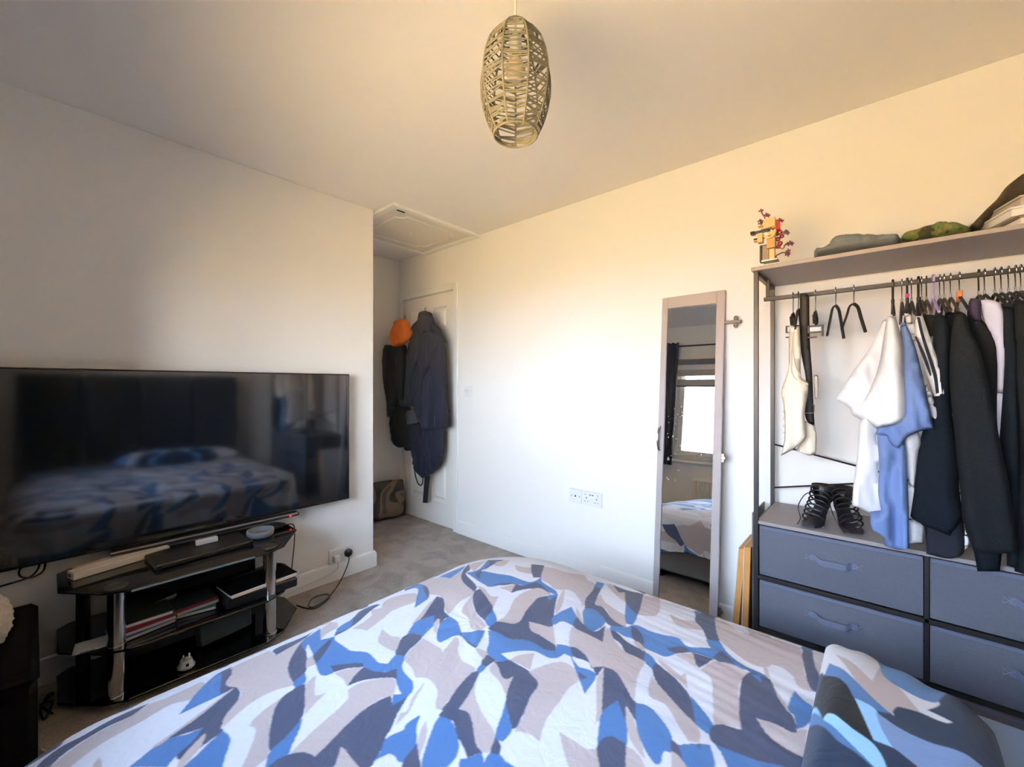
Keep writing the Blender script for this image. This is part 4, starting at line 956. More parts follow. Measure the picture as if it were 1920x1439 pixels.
for c in (1.535, .86, .125):
    bm = B(); L_ = .075 if c > 1 else .02
    box(bm, mx1 - .004, mx1 + L_, -.012, .0, c - .008, c + .008, .002, Mm)
    if c > 1:
        for dz in (-.018, .018):
            tube(bm, [Mm @ Vector((mx1 + .050 + .008 * math.cos(a), -.006, c + dz + .010 * math.sin(a))) for a in [q * PI / 5 for q in range(10)]], .003, 6, True)
        box(bm, mx1 + .045, mx1 + .055, -.010, -.003, c - .02, c + .02, .001, Mm)
    else:
        box(bm, mx1 - .002, mx1 + .014, -.012, -.001, c - .022, c + .022, .002, Mm)
    obj('cupboard_hinge', bm, steel, mr)
# dried splashes on the glass
rs = random.Random(3); bm = B()
for _ in range(46):
    a = rs.uniform(mx0 + .05, mx0 + .13) if rs.random() < .7 else rs.uniform(mx0 + .05, mx1 - .08); c = rs.uniform(.70, 1.12)
    s_ = rs.uniform(.0008, .0022); box(bm, a - s_, a + s_, -.0039, -.0035, c - s_ * rs.uniform(1, 2), c + s_, 0, Mm)
obj('splash_marks', bm, mat('dust_white', 'E8E8E8', .8), mr, kind='stuff')

# two canvases on wooden stretchers, between mirror and rack
wood = mat('pine_wood', 'C98F4E', .6, var=.15, vscale=25, bump=.1)
def canvas(xb, xt, lab, zt, y0, y1, label_):
    t = empty('canvas_frame', (xb, (y0 + y1) / 2, 0), lab, 'picture frame', 'wooden framed canvases leaning by the rack')
    sh = (xt - xb) / zt
    S = Matrix(((1, 0, sh, xb), (0, 1, 0, 0), (0, 0, 1, .001), (0, 0, 0, 1)))
    for nm, a in (('stretcher_bar', (y0, y0 + .035, 0, zt)), ('stretcher_bar', (y1 - .035, y1, 0, zt)), ('stretcher_bar', (y0 + .036, y1 - .036, 0, .035)), ('stretcher_bar', (y0 + .036, y1 - .036, zt - .035, zt))):
        obj(nm, box(B(), -.012, .012, a[0], a[1], a[2], a[3], .001, S), wood, t)
    obj('canvas_cloth', box(B(), -.0145, -.0122, y0, y1, 0, zt, 0, S), mat('canvas_white', 'D7D9DC', .9), t)
canvas(-.492, -.455, 'wooden stretcher canvas nearer the mirror, leaning beside the rack', .50, 2.05, 2.28, '')
canvas(-.446, -.431, 'wooden stretcher canvas nearer the rack post', .515, 2.04, 2.29, '')
fr = empty('metal_edged_picture', (-.418, 2.16, 0), 'thin dark metal framed picture standing tallest beside the rack post', 'picture frame')
bx('picture_edge', -.4185, -.4125, 2.06, 2.30, .001, .665, mat('grey_metal', '77706C', .4, metal=.6), fr, bev=.001)
bx('picture_glass', -.4205, -.4187, 2.07, 2.29, .012, .655, plast_b, fr, bev=0)
obj('plastic_sleeve', box(B(), -.530, -.5285, 2.10, 2.22, .30, .44, 0, Matrix.Rotation(0, 4, 'Z')), mat('clear_film', 'C9D3DA', .15), None) if False else None
# ------------------------------------------------------------------ clothes rack with drawers
rk = empty('clothes_rack', (.115, 2.1, 0), 'dark metal open wardrobe with top shelf, hanging rail and fabric drawers', 'wardrobe')
rx0, rx1, ry0, ry1 = -.385, .615, 1.925, 2.285
board = mat('rack_board', '8A8486', .5, bump=.05, var=.06, vscale=40)
P_ = .016
SZ = 1.680
for x in (rx0, rx1 - P_):
    for y in (ry0, ry1 - P_):
        bx('post', x, x + P_, y, y + P_, 0, SZ - .002, blackmetal, rk, bev=.001)
    bx('side_bar', x, x + P_, ry0 + P_, ry1 - P_, SZ - .018, SZ - .002, blackmetal, rk, bev=.001)
    bx('side_bar', x, x + P_, ry0 + P_, ry1 - P_, .645, .659, blackmetal, rk, bev=.001)
bx('top_shelf', rx0 - .008, rx1 + .008, ry0 - .006, ry1 + .006, SZ, SZ + .015, board, rk, bev=.001)
ryl, rzl = 2.105, 1.592
bx('rail', rx0 + .004, rx1 - .004, ryl - .008, ryl + .008, rzl - .008, rzl + .008, blackmetal, rk, bev=.001)
for x in (rx0 + .012, rx1 - .026): bx('rail_bracket', x, x + .014, ryl - .008, ryl + .008, rzl + .008, SZ - .002, blackmetal, rk, bev=.001)
# back tie bars
yb = ry1 - .012
p0, p1 = at(1446, 832, yb), at(1605, 874, yb); q0, q1 = at(1446, 915, yb), at(1605, 907, yb)
def ext(a, b, x): t = (x - a.x) / (b.x - a.x); return a + (b - a) * t
tb('cross_brace', [ext(p0, p1, rx0 + .01), ext(p0, p1, rx1 - .25)], .004, blackmetal, rk, seg=6)
tb('cross_brace', [ext(q0, q1, rx0 + .01), ext(q0, q1, rx1 - .25)], .004, blackmetal, rk, seg=6)
# chest
DT = .675
bx('chest_top', rx0 + P_ + .001, rx1 - P_ - .001, ry0 - .005, ry1, DT - .014, DT, board, rk, bev=.001)
for z in (.446, .238, .03):
    bx('drawer_rail', rx0 + P_, rx1 - P_, ry0 + .001, ry0 + .013, z - .006, z + .008, blackmetal, rk, bev=.001)
xm = .115
bx('centre_post', xm - .006, xm + .006, ry0 + .001, ry0 + .012, .03, DT - .014, blackmetal, rk, bev=.001)
bx('chest_back', rx0 + P_, rx1 - P_, ry1 - .006, ry1 - .002, .03, DT - .016, dark_fab, rk, bev=0)
drw = mat('drawer_fabric', '60636F', .92, spec=.15, bump=.7, scale=420, var=.18, vscale=350)
drw2 = mat('drawer_fabric_band', '646A80', .9, spec=.2, bump=.4, scale=420)
for r, (z0, z1) in enumerate(((.459, .655), (.250, .436), (.042, .228))):
    for c, (a, b) in enumerate(((rx0 + P_ + .004, xm - .008), (xm + .008, rx1 - P_ - .004))):
        bm = B(); nx, nz = 24, 14; g = []
        for j in range(nz + 1):
            row = []
            for i in range(nx + 1):
                s, t = i / nx, j / nz
                bul = .010 * math.sin(PI * s) * math.sin(PI * t) + .004 * noise.noise(Vector((s * 5 + c * 9, t * 3 + r * 7, 1))) * min(1, 6 * min(s, 1 - s, t, 1 - t))
                row.append(bm.verts.new((a + (b - a) * s, ry0 + .006 - bul, z0 + (z1 - z0) * t)))
            g.append(row)
        for j in range(nz):
            for i in range(nx): bm.faces.new((g[j][i], g[j][i + 1], g[j + 1][i + 1], g[j + 1][i]))
        box(bm, a + .002, b - .002, ry0 + .012, ry1 - .01, z0 + .003, z1 - .006)
        d = obj('drawer', bm, drw, rk, smooth=.6)
        # stitched hem along the top edge
        bx('drawer_hem', a + .002, b - .002, ry0 + .001, ry0 + .004, z1 - .012, z1 - .001, drw2, d, bev=.001)
        hm = (a + b) / 2; hzz = (z0 + z1) / 2 + .02; pts = []
        for s_ in (-1, -.75, -.5, 0, .5, .75, 1): pts.append((hm + s_ * .07, ry0 - .010 - (.014 if abs(s_) <= .5 else .0), hzz - (.008 if abs(s_) < .6 else 0)))
        bm = B(); rg = []
        for p in spline(pts, 4): rg.append([bm.verts.new((p.x, p.y, p.z - .011)), bm.verts.new((p.x, p.y, p.z + .011)), bm.verts.new((p.x, p.y + .002, p.z + .011)), bm.verts.new((p.x, p.y + .002, p.z - .011))])
        for u, v in zip(rg, rg[1:]):
            for k in range(4): bm.faces.new((u[k], u[(k + 1) % 4], v[(k + 1) % 4], v[k]))
        bm.faces.new(rg[0]); bm.faces.new(rg[-1][::-1])
        obj('drawer_handle', bm, drw2, d, smooth=.7)
        for sx in (-.07, .07):
            bm = B(); y_ = ry0 - .0125
            tube(bm, [(hm + sx - .012, y_, hzz - .010), (hm + sx + .012, y_, hzz + .010), (hm + sx + .012, y_, hzz - .010), (hm + sx - .012, y_, hzz + .010), (hm + sx - .012, y_, hzz - .010)], .0007, 4)
            obj('stitching', bm, mat('thread_grey', '7C8298', .7), d)
# dark bag between rack and bed
bb = None
'''
bb = B(); bmesh.ops.create_icosphere(bb, subdivisions=4, radius=1)
for v in bb.verts:
    n_ = 1 + .12 * noise.noise(v.co * 2.2); v.co = Vector((.07 + v.co.x * .12 * n_, 1.79 + v.co.y * .10 * n_, .15 + max(-.98, v.co.z) * .15 * n_))
for v in bb.verts: v.co.z = max(.001, v.co.z)
obj('black_bag', bb, mat('black_cloth', '101014', .95, bump=.4, scale=200), smooth=True, label='soft black bag on the carpet between the bed and the fabric drawers', cat='bag')
'''

# ---- things on the rack's top shelf
TOPZ = SZ + .0155
jean_m = mat('denim_grey', '4E5866', .9, bump=.5, scale=350, var=.15, vscale=60)
jn = cloth('folded_jeans', 'jeans', jean_m, None, thick=.20, step=.008, fold=.006, fk=60, seed=2, label='faded grey-blue jeans folded on the rack top shelf', cat='jeans')
camo_m = bpy.data.materials.new('camo_cloth'); camo_m.use_nodes = True
n = camo_m.node_tree.nodes; l = camo_m.node_tree.links; t = n.new('ShaderNodeTexCoord'); no = n.new('ShaderNodeTexNoise'); no.inputs['Scale'].default_value = 26; no.inputs['Detail'].default_value = 2
r = n.new('ShaderNodeValToRGB'); r.color_ramp.interpolation = 'CONSTANT'; r.color_ramp.elements[0].color = lin('22271B') + (1,); r.color_ramp.elements[1].position = .46; r.color_ramp.elements[1].color = lin('3F5230') + (1,)
el = r.color_ramp.elements.new(.58); el.color = lin('5A5A38') + (1,)
l.new(t.outputs['Object'], no.inputs[0]); l.new(no.outputs['Fac'], r.inputs[0]); l.new(r.outputs[0], n['Principled BSDF'].inputs['Base Color']); n['Principled BSDF'].inputs['Roughness'].default_value = .9
cloth('camouflage_trousers', 'camo', camo_m, None, thick=.18, step=.007, fold=.008, fk=80, seed=3, label='green camouflage trousers folded right of the jeans on the top shelf', cat='trousers')
cloth('black_jacket', 'blackj', mat('charcoal_jersey', '1E1C1A', .95, bump=.5, scale=300, var=.3, vscale=120), None, thick=.14, step=.01, fold=.012, fk=40, seed=4, label='black jacket piled over the white boxes on the top shelf', cat='jacket')
wb = mat('white_box_card', 'E9E3DC', .6)
def shelf_box(z0, z1, inset, m, lab, ms=None):
    a = [(.300 + inset, 1.955 + inset * .3), (.60, 1.955 + inset * .3), (.60, 2.26), (.205 + inset, 2.26)]
    t = empty('document_box', (.4, 2.1, z0), lab, 'box', 'boxes stacked on the top shelf')
    obj('box_body', prism(B(), a, z0, z1 - .006, .001), m, t)
    b = [(a[0][0] - .004, a[0][1] - .004), (.603, a[1][1] - .004), (.603, 2.263), (a[3][0] - .004, 2.263)]
    obj('box_lid', prism(B(), b, z1 - .006, z1, .001), ms or m, t)
shelf_box(TOPZ, TOPZ + .034, .018, wb, 'white flat box at the bottom of the top shelf stack', mat('dark_card', '5C5350', .7))  # lid in a darker card than the white box below it
shelf_box(TOPZ + .0345, TOPZ + .062, 0, wb, 'white flat box in the middle of the top shelf stack')
shelf_box(TOPZ + .0625, TOPZ + .095, .02, mat('grey_card', 'A19C96', .6), 'grey flat box lid at the top of the top shelf stack')

# brick-built ornament with plum branches
on = empty('brick_ornament', (-.30, 2.0, TOPZ), 'small tan and black brick-built ornament with red branches on the shelf corner', 'ornament')
tan = mat('brick_tan', 'E3BC84', .35); tan2 = mat('brick_dark_tan', 'B08E5A', .35); red = mat('brick_red', 'B01822', .35); drd = mat('brick_dark_red', '6E1226', .35); blk = mat('brick_black', '18191C', .3); plum = mat('brick_plum', '4A1C3C', .4); wht = mat('brick_white', 'EDE6DC', .4)
yo = 1.995
def Z(u, v, y=yo): return at(1390 + u / 11.07, 380 + v / 11.07, y)
def brick(nm, u0, v0, u1, v1, m, y0=-.02, y1=.02, bev=.001, **k):
    p, q = Z(u0, v1), Z(u1, v0)
    return bx(nm, p.x, q.x, yo + y0, yo + y1, max(p.z, TOPZ) if v1 > 1200 else p.z, q.z, m, on, bev=bev, **k)
bz = TOPZ
bx('base_plate', -.375, -.285, yo - .035, yo + .045, TOPZ, TOPZ + .009, blk, on, bev=.001)
for i in range(6):
    for j in range(4): obj('stud', lathe(B(), [(.004, 0), (.004, .0025), (0, .0026)], (-.368 + i * .0145, yo - .025 + j * .018, TOPZ + .009), 10), blk, on)
brick('back_column', 375, 860, 520, 1240, blk, .005, .03)
brick('grey_column', 440, 880, 575, 1230, mat('brick_grey', '6B605C', .4), -.005, .012)
brick('white_plinth', 450, 1205, 770, 1240, wht, -.028, .02)
brick('leg_brick', 590, 960, 700, 1215, tan, -.012, .014)
brick('body_brick', 545, 700, 715, 975, tan2, -.018, .018)
brick('neck_brick', 560, 600, 720, 710, tan, -.016, .016)
brick('head_brick', 480, 320, 715, 560, tan, -.02, .02); brick('crown_brick', 540, 318, 720, 380, tan2, -.016, .018)
brick('face_brick', 640, 370, 735, 560, mat('brick_brown', '8A6038', .4), -.014, .022)
brick('snout_brick', 350, 470, 500, 520, tan, -.016, .016)
brick('white_slope', 420, 550, 600, 590, wht, -.024, .014)
brick('jaw_brick', 290, 570, 590, 640, blk, -.022, .018); brick('hand_brick', 350, 650, 460, 860, tan, -.02, .01)
brick('black_rod', 200, 610, 290, 690, blk, -.015, .01); brick('lower_rod', 270, 720, 560, 790, blk, -.018, .0)
brick('palm_brick', 270, 770, 430, 830, mat('brick_peach', 'E0A07A', .35), -.016, .012)
tb('bent_arm', spline([Z(700, 560, yo - .02), Z(660, 680, yo - .024), Z(560, 730, yo - .024), Z(470, 700, yo - .02)], 5), .005, tan, on)
brick('red_brick', 690, 400, 800, 570, red, -.005, .018)
for (u, v, s_) in ((790, 620, 60), (840, 700, 45), (760, 760, 50), (800, 850, 55), (770, 920, 45), (740, 660, 40)):
    p = Z(u, v, yo + .008); rr = s_ / 11.07 / 469
    obj('leaf_cluster', lathe(B(), [(0, -rr), (rr * .8, -rr * .6), (rr, 0), (rr * .7, rr * .7), (0, rr)], tuple(p), 7), drd, on)
def branch(path, tips, m):
    bm = B(); tube(bm, spline([Z(u, v, yo + .005) for u, v in path], 4), .0024, 6)
    for u, v in tips:
        p = Z(u, v, yo + .005)
        for a in range(4):
            q = p + Vector((math.cos(a * 1.7) * .006, math.sin(a * 2) * .004, math.sin(a * 1.7) * .006)); tube(bm, [p, q], .0018, 5)
            lathe_c = q; box(bm, q.x - .0028, q.x + .0028, q.y - .0028, q.y + .0028, q.z - .0028, q.z + .0028, .0008)
    obj('branch', bm, m, on)
branch([(500, 360), (480, 300), (440, 240), (410, 190)], [(410, 170), (520, 250), (550, 270)], plum)
branch([(490, 360), (440, 390), (400, 410)], [(390, 380), (400, 430)], plum)
branch([(760, 420), (790, 380)], [(790, 360), (830, 380)], drd)
branch([(800, 670), (870, 640), (920, 610)], [(925, 600), (950, 635)], plum)
branch([(810, 950), (870, 955), (900, 890), (940, 850)], [(960, 860), (1010, 830), (1040, 855)], plum)
branch([(710, 1190), (730, 1100), (770, 1080), (850, 1040), (940, 1045)], [(960, 1050), (970, 1000), (960, 1080)], plum)

# ---- heeled strappy shoes on the chest top
shoe_m = mat('shoe_black', '121216', .45, bump=.1); sole_m = mat('shoe_sole', '232029', .4)
def shoe(x, y, rot, lab):
    t = empty('strappy_heel', (x, y, DT), lab, 'shoe', 'pair of shoes on the chest top')
    M = Matrix.Translation((x, y, DT + .0006)) @ Matrix.Rotation(rot, 4, 'Z')
    def w(p): return M @ Vector(p)
    # sole: from the toe (+y) up to the heel seat (-y)
    bm = B(); sec = [(.085, .004, .020), (.06, .004, .032), (.03, .008, .034), (0, .022, .028), (-.03, .045, .024), (-.06, .062, .024), (-.078, .066, .016)]
    rg = []
    for yy, zz, ww in sec: rg.append([bm.verts.new(w(c)) for c in ((-ww, yy, zz), (ww, yy, zz), (ww, yy, zz + .008), (-ww, yy, zz + .008))])
    for a, b in zip(rg, rg[1:]):
        for k in range(4): bm.faces.new((a[k], a[(k + 1) % 4], b[(k + 1) % 4], b[k]))
    bm.faces.new(rg[0]); bm.faces.new(rg[-1][::-1]); obj('sole', bm, sole_m, t, smooth=.7)
    bm = B(); tube(bm, [w((0, -.068, .064)), w((0, -.070, .03)), w((0, -.071, 0))], [.010, .006, .005], 10); obj('stiletto_heel', bm, shoe_m, t, smooth=.7)
    # heel counter cuff
    bm = B(); rg = []
    for k in range(15):
        a = -PI * .15 - PI * 1.7 * k / 14 + PI * .35; c, s = math.cos(a), math.sin(a)
        rg.append([bm.verts.new(w((c * .026, -.052 + s * .026, .07))), bm.verts.new(w((c * .030, -.052 + s * .030, .115))), bm.verts.new(w((c * .038, -.052 + s * .036, .145))), bm.verts.new(w((c * .036, -.052 + s * .034, .146))), bm.verts.new(w((c * .024, -.052 + s * .024, .07)))])
    for a, b in zip(rg, rg[1:]):
        for k in range(5): bm.faces.new((a[k], a[(k + 1) % 5], b[(k + 1) % 5], b[k]))
    obj('heel_cuff', bm, shoe_m, t, smooth=True)
    rs = random.Random(int(x * 1000))
    for i in range(7):
        f = i / 6; cy = -.045 + .09 * f; cz = .115 - .085 * f; rr = .036 - .002 * f; ti = rs.uniform(-.5, .5)
        pts = [w((math.cos(a) * rr, cy + math.sin(a) * .014 + .01 * math.cos(a) * ti, cz + math.sin(a) * (.028 - .008 * f) + .012 * ti * math.cos(a))) for a in [q * PI / 8 for q in range(16)]]
        tb('strap', pts, .0032, shoe_m, t, seg=6, closed=True)
    pts = spline([w((.03, -.05, .11)), w((.05, -.02, .10)), w((.055, .03, .06)), w((.04, .05, .02)), w((.035, .09, .006))], 5); tb('lace', pts, .0018, shoe_m, t, seg=5)
shoe(-.185, 2.03, 2.9, 'black strappy high heeled shoe nearer the left post on the chest')
shoe(-.095, 2.045, 3.5, 'black strappy high heeled shoe nearer the hanging white shirt')
tb('lace_tip', [at(1535, 984, 2.0), at(1545, 990, 1.99)], .0022, plast_w, label='white lace tip lying between the two black shoes', cat='lace')

# ---- hangers
def hook(t, x, top, zc, m, yc=ryl, r=.0016):
    """wire question-mark hook over the rail, its neck ending at height zc"""
    R = .0145; pts = []
    for k in range(11):
        a = math.radians(215 - 26 * k); pts.append((x, yc + math.cos(a) * R, rzl + .002 + math.sin(a) * R))
    pts.append((x, yc + .004, rzl - .024)); pts.append((x, yc, zc))
    tb('hook', spline(pts, 2), r, m, t, seg=6)
def hanger(u, lab, m=hang_b, wire=hook_m, zc=1.535, spread=.17, rot=0, drop=.075, thick=.006, name='coat_hanger', grp='hangers on the rail', yc=ryl, arms=(1, -1)):
    p = at(u, 545, ryl); x = p.x
    t = empty(name, (x, ryl, rzl), lab, 'hanger', grp)
    hook(t, x, 0, zc, wire)
    ca, sa = math.sin(rot), math.cos(rot)
    for s in arms:
        pts = [Vector((x, yc, zc)), Vector((x + s * ca * .03, yc + s * sa * .03, zc - .012)), Vector((x + s * ca * spread * .6, yc + s * sa * spread * .6, zc - .05)), Vector((x + s * ca * spread, yc + s * sa * spread, zc - drop - .02))]
        bm = B(); tube(bm, spline(pts, 4), thick, 8, flat=.6); obj('hanger_arm', bm, m, t, smooth=.8)
    return t, x
# the two empty hangers
hanger(1567, 'empty black hanger right of the black belt', rot=.25, spread=.085, drop=.105, grp='empty black hangers')
hanger(1601, 'empty black hanger nearer the white shirts', rot=.40, spread=.085, drop=.085, grp='empty black hangers')
# clip hangers for the vest and belt
def clip_hanger(u, lab, rot=0):
    t, x = hanger(u, lab, zc=1.52, spread=.05, drop=.0, grp='clip hangers beside the rack post')
    p = at(u, 620, ryl - .05); z = p.z; X = p.x; y = ryl - .05
    bm = B(); W = .026
    for a in ((-W, W, .02, .026), (-W, W, -.012, -.006), (-W, -W + .006, -.006, .02), (W - .006, W, -.03, .026), (-W, W * .2, -.036, -.030)):
        box(bm, X + a[0], X + a[1], y - .004, y + .004, z + a[2] * .8, z + a[3] * .8, .001)
    obj('trouser_clip', bm, hang_b, t)
    bx('clip_plate', X - W + .007, X + W - .007, y - .002, y + .002, z - .003, z + .014, mat('clip_clear', 'A8A6A4', .2), t, bev=.001)
clip_hanger(1487, 'black clip hanger holding the cream waistcoat'); clip_hanger(1529, 'black clip hanger right of the black belt strap')
hanger(1497, 'black plastic hanger inside the cream waistcoat', wire=hang_b, spread=.1, grp='black plastic hangers')

cream = mat('cream_cloth', 'EADFCB', .9, bump=.25, scale=300)
vt = empty('waistcoat', (-.27, 2.03, 1.1), 'cream waistcoat hanging at the left end of the rail', 'waistcoat')
cloth('waistcoat_front', 'vest', cream, vt, thick=.035, step=.008, fold=0.008, fk=45, seed=9)
cloth('waistcoat_back', 'vest_b', cream, vt, thick=.02, step=.008, fold=0.007, fk=45, seed=10)
cloth('waistcoat_flap', 'vest_c', cream, vt, thick=.012, step=.008, fold=0.004, seed=11)
tb('armhole_edge', spline([at(1440 + a / 4.23, 540 + b / 4.23, 1.998) for a, b in ((188, 350), (190, 460), (182, 560), (185, 660), (215, 720), (270, 745), (318, 765))], 5), .0022, mat('cream_trim', 'D2C4AA', .9), vt, seg=6)
tb('neck_edge', spline([at(1440 + a / 4.23, 540 + b / 4.23, 1.998) for a, b in ((205, 350), (200, 450), (205, 560), (225, 640), (262, 700))], 5), .0018, mat('cream_trim', 'D2C4AA', .9), vt, seg=6)
for i in range(4):
    p = at(1440 + (126 + i * 1) / 4.23, 540 + (985 + i * 55) / 4.23, 2.015); obj('button', lathe(B(), [(0, -.003), (.004, -.002), (.004, .002), (0, .003)], tuple(p), 10), mat('cream_trim', 'D2C4AA'), vt)
bl_ = empty('black_belt', (-.23, 2.06, 1.2), 'wide black belt strap hanging beside the cream waistcoat', 'belt')
cloth('belt_strap', 'belt', mat('belt_black', '1A1A1D', .7, bump=.3, scale=250), bl_, thick=.012, step=.01, fold=.0015, seed=12, dy=.0)
bp = [at(1440 + a / 4.23, 540 + b / 4.23, 2.045) for a, b in ((294, 992), (366, 992), (366, 930), (352, 930))]
tb('buckle', bp, .0022, steel, bl_, seg=6)

# ---- garments on the rail
def garm_hang(u, lab, m=hang_b, wire=hook_m, grp='hangers holding clothes', **k): return hanger(u, lab, m=m, wire=wire, grp=grp, **k)
tee_w = mat('tee_white', 'DEDCDB', .9, bump=.2, scale=350); tee_b = mat('tee_blue', '637EB2', .9, bump=.3, scale=350); marl = mat('grey_marl', 'C3C6CA', .95, bump=.4, scale=300, var=.15, vscale=120)
off = mat('off_white', 'E2DEDA', .9, bump=.2, scale=300)
wool = mat('wool_charcoal', '1D2125', .95, spec=.1, bump=.8, scale=450, var=.45, vscale=240)
wool2 = mat('wool_blueblack', '171E25', .95, spec=.1, bump=.8, scale=450, var=.45, vscale=240)
navy = mat('navy_cloth', '141A28', .95, bump=.6, scale=400, var=.3, vscale=200)
t1 = empty('white_tshirt', (.02, 1.97, 1.0), 'large plain white T-shirt, leftmost garment after the empty hangers', 'T-shirt')
cloth('tshirt_body', 'tee1_body', tee_w, t1, thick=0.036, step=.011, fold=0.014, fk=34, seed=21, back=.15)
cloth('rear_sleeve', 'tee1_rear', tee_w, t1, thick=0.030, step=.011, fold=0.015, fk=30, seed=22, back=.15, slant=.5)
cloth('front_sleeve', 'tee1_sleeve', tee_w, t1, thick=0.048, step=.010, fold=0.015, fk=30, seed=23, slant=.3)
tb('collar', spline([at(1660, 640, 1.985), at(1663, 612, 1.97), at(1672, 592, 1.95), at(1681, 596, 1.945)], 5), .004, tee_w, t1)
t2 = empty('blue_tshirt', (.06, 1.98, .9), 'cornflower blue T-shirt hanging right of the big white one', 'T-shirt')
cloth('tshirt_body', 'tee2_body', tee_b, t2, thick=0.042, step=.010, fold=0.019, fk=38, seed=24, back=.15)
cloth('tshirt_sleeve', 'tee2_sleeve', tee_b, t2, thick=0.030, step=.010, fold=0.017, fk=38, seed=25, slant=.4)
t3 = empty('white_and_grey_tshirt', (.09, 2.0, .9), 'white sleeved T-shirt with grey marl body between blue T-shirt and dark jacket', 'T-shirt')
cloth('tshirt_sleeve', 'tee3_sleeve', tee_w, t3, thick=0.030, step=.010, fold=0.012, fk=36, seed=26, slant=.3)
cloth('tshirt_body', 'tee3_body', marl, t3, thick=0.030, step=.010, fold=0.010, fk=36, seed=27, back=.15, label='grey marl lower part')
t4 = empty('striped_tshirt', (.13, 2.03, 1.1), 'off-white T-shirt with black stripes beside the dark jackets', 'T-shirt')
cloth('tshirt_body', 'tee4', off, t4, thick=0.030, step=.009, fold=0.010, fk=36, seed=28, back=.15, slant=.3)
cloth('black_stripe', 'tee4_st1', plast_b if False else navy, t4, thick=0.004, step=.009, fold=0.002, seed=29); cloth('black_stripe', 'tee4_st2', navy, t4, thick=0.004, step=.009, fold=0.002, seed=30)
cloth('black_vest', 'black_top', mat('black_jersey', '0E0E12', .9), None, thick=0.024, step=.009, fold=.005, seed=31, back=.15, label='short black top on a hanger right of the striped T-shirt', cat='top')
cloth('camisole', 'white_under', tee_w, None, thick=.02, step=.009, fold=.003, seed=32, label='white camisole showing under the short black top', cat='top')
jA = empty('cropped_jacket', (.16, 2.05, .9), 'blue-black jacket with a turned hem left of the buttoned sleeve', 'jacket')
cloth('jacket_body', 'jackA', wool2, jA, thick=0.048, step=.012, fold=0.013, fk=24, seed=33, back=.15)
hm_ = [at(1560 + a / 2.715, 560 + b / 2.715, 2.005) for a, b in ((412, 1040), (480, 1058), (560, 1090), (655, 1125))]
tb('hem_seam', spline(hm_, 4), .0012, navy, jA, seg=5)
cloth('dark_shirt', 'jackA2', wool, None, thick=0.030, step=.012, fold=0.011, seed=34, label='narrow charcoal garment between the two dark jackets', cat='shirt')
cloth('navy_trousers', 'trous', navy, None, thick=0.030, step=.012, fold=.006, seed=35, label='navy trousers ending on the chest top below the cropped jacket', cat='trousers')
jB = empty('suit_jacket', (.22, 1.99, .9), 'charcoal suit jacket with sleeve buttons facing the room', 'jacket')
cloth('sleeve', 'jackB', wool, jB, thick=0.072, step=.012, fold=0.010, fk=18, seed=36, back=.15, slant=.2)
for a, b in ((775, 1180), (790, 1208), (790, 1238)):
    p = at(1560 + a / 2.715, 560 + b / 2.715, 1.925); obj('cuff_button', lathe(B(), [(0, -.004), (.006, -.003), (.0065, .003), (0, .004)], (0, 0, 0), 14, Matrix.Translation(p) @ Matrix.Rotation(PI / 2, 4, 'X')), mat('button_black', '2E3034', .3), jB, smooth=.7)
cloth('charcoal_trousers', 'trous2', wool2, None, thick=0.030, step=.012, fold=.006, seed=37, label='dark trouser leg hanging below the suit jacket sleeve', cat='trousers')
wt = cloth('white_label_bag', 'white_tag', tee_w, None, thick=.015, step=.008, fold=.002, seed=38, label='small white pouch with a cord between the dark trousers', cat='pouch')
tb('pouch_cord', spline([at(1808, 1033, 2.04), at(1812, 1043, 2.04), at(1819, 1047, 2.04), at(1828, 1048, 2.04)], 5), .0018, tee_w, label='white cord hanging from the small pouch', cat='cord')
jC = empty('purple_collar_jacket', (.27, 2.03, 1.1), 'black jacket with a purple lined collar behind the suit jacket', 'jacket')
cloth('jacket_body', 'jackC', wool, jC, thick=0.054, step=.012, fold=0.013, fk=22, seed=39, back=.15)
cloth('collar_lining', 'jackC_collar', mat('purple_satin', '231B3A', .8), jC, thick=0.006, step=.008, fold=0.004, seed=40, label='purple collar lining')
cloth('white_shirt', 'shirt', mat('shirt_white', 'CFCDDC', .85, bump=.15, scale=300), None, thick=0.036, step=.010, fold=0.010, fk=30, seed=41, back=.15, label='white shirt hanging between black garments at the right', cat='shirt')
cloth('black_coat', 'jackD', wool2, None, thick=0.054, step=.013, fold=0.013, fk=22, seed=42, back=.15, label='long black coat right of the white shirt', cat='coat')
cloth('rightmost_coat', 'jackE', wool, None, thick=0.054, step=.013, fold=0.013, fk=22, seed=43, back=.15, label='charcoal coat at the right edge of the photo', cat='coat') if False else cloth('charcoal_coat', 'jackE', wool, None, thick=0.054, step=.013, fold=0.013, fk=22, seed=43, back=.15, label='charcoal coat at the right edge of the photo', cat='coat')
lil = mat('lilac_plastic', 'B7A2DC', .4); blkw = hang_b; pnk = mat('pink_plastic', 'D24C9C', .4)
amber = mat('amber_wood', 'C87A38', .45)
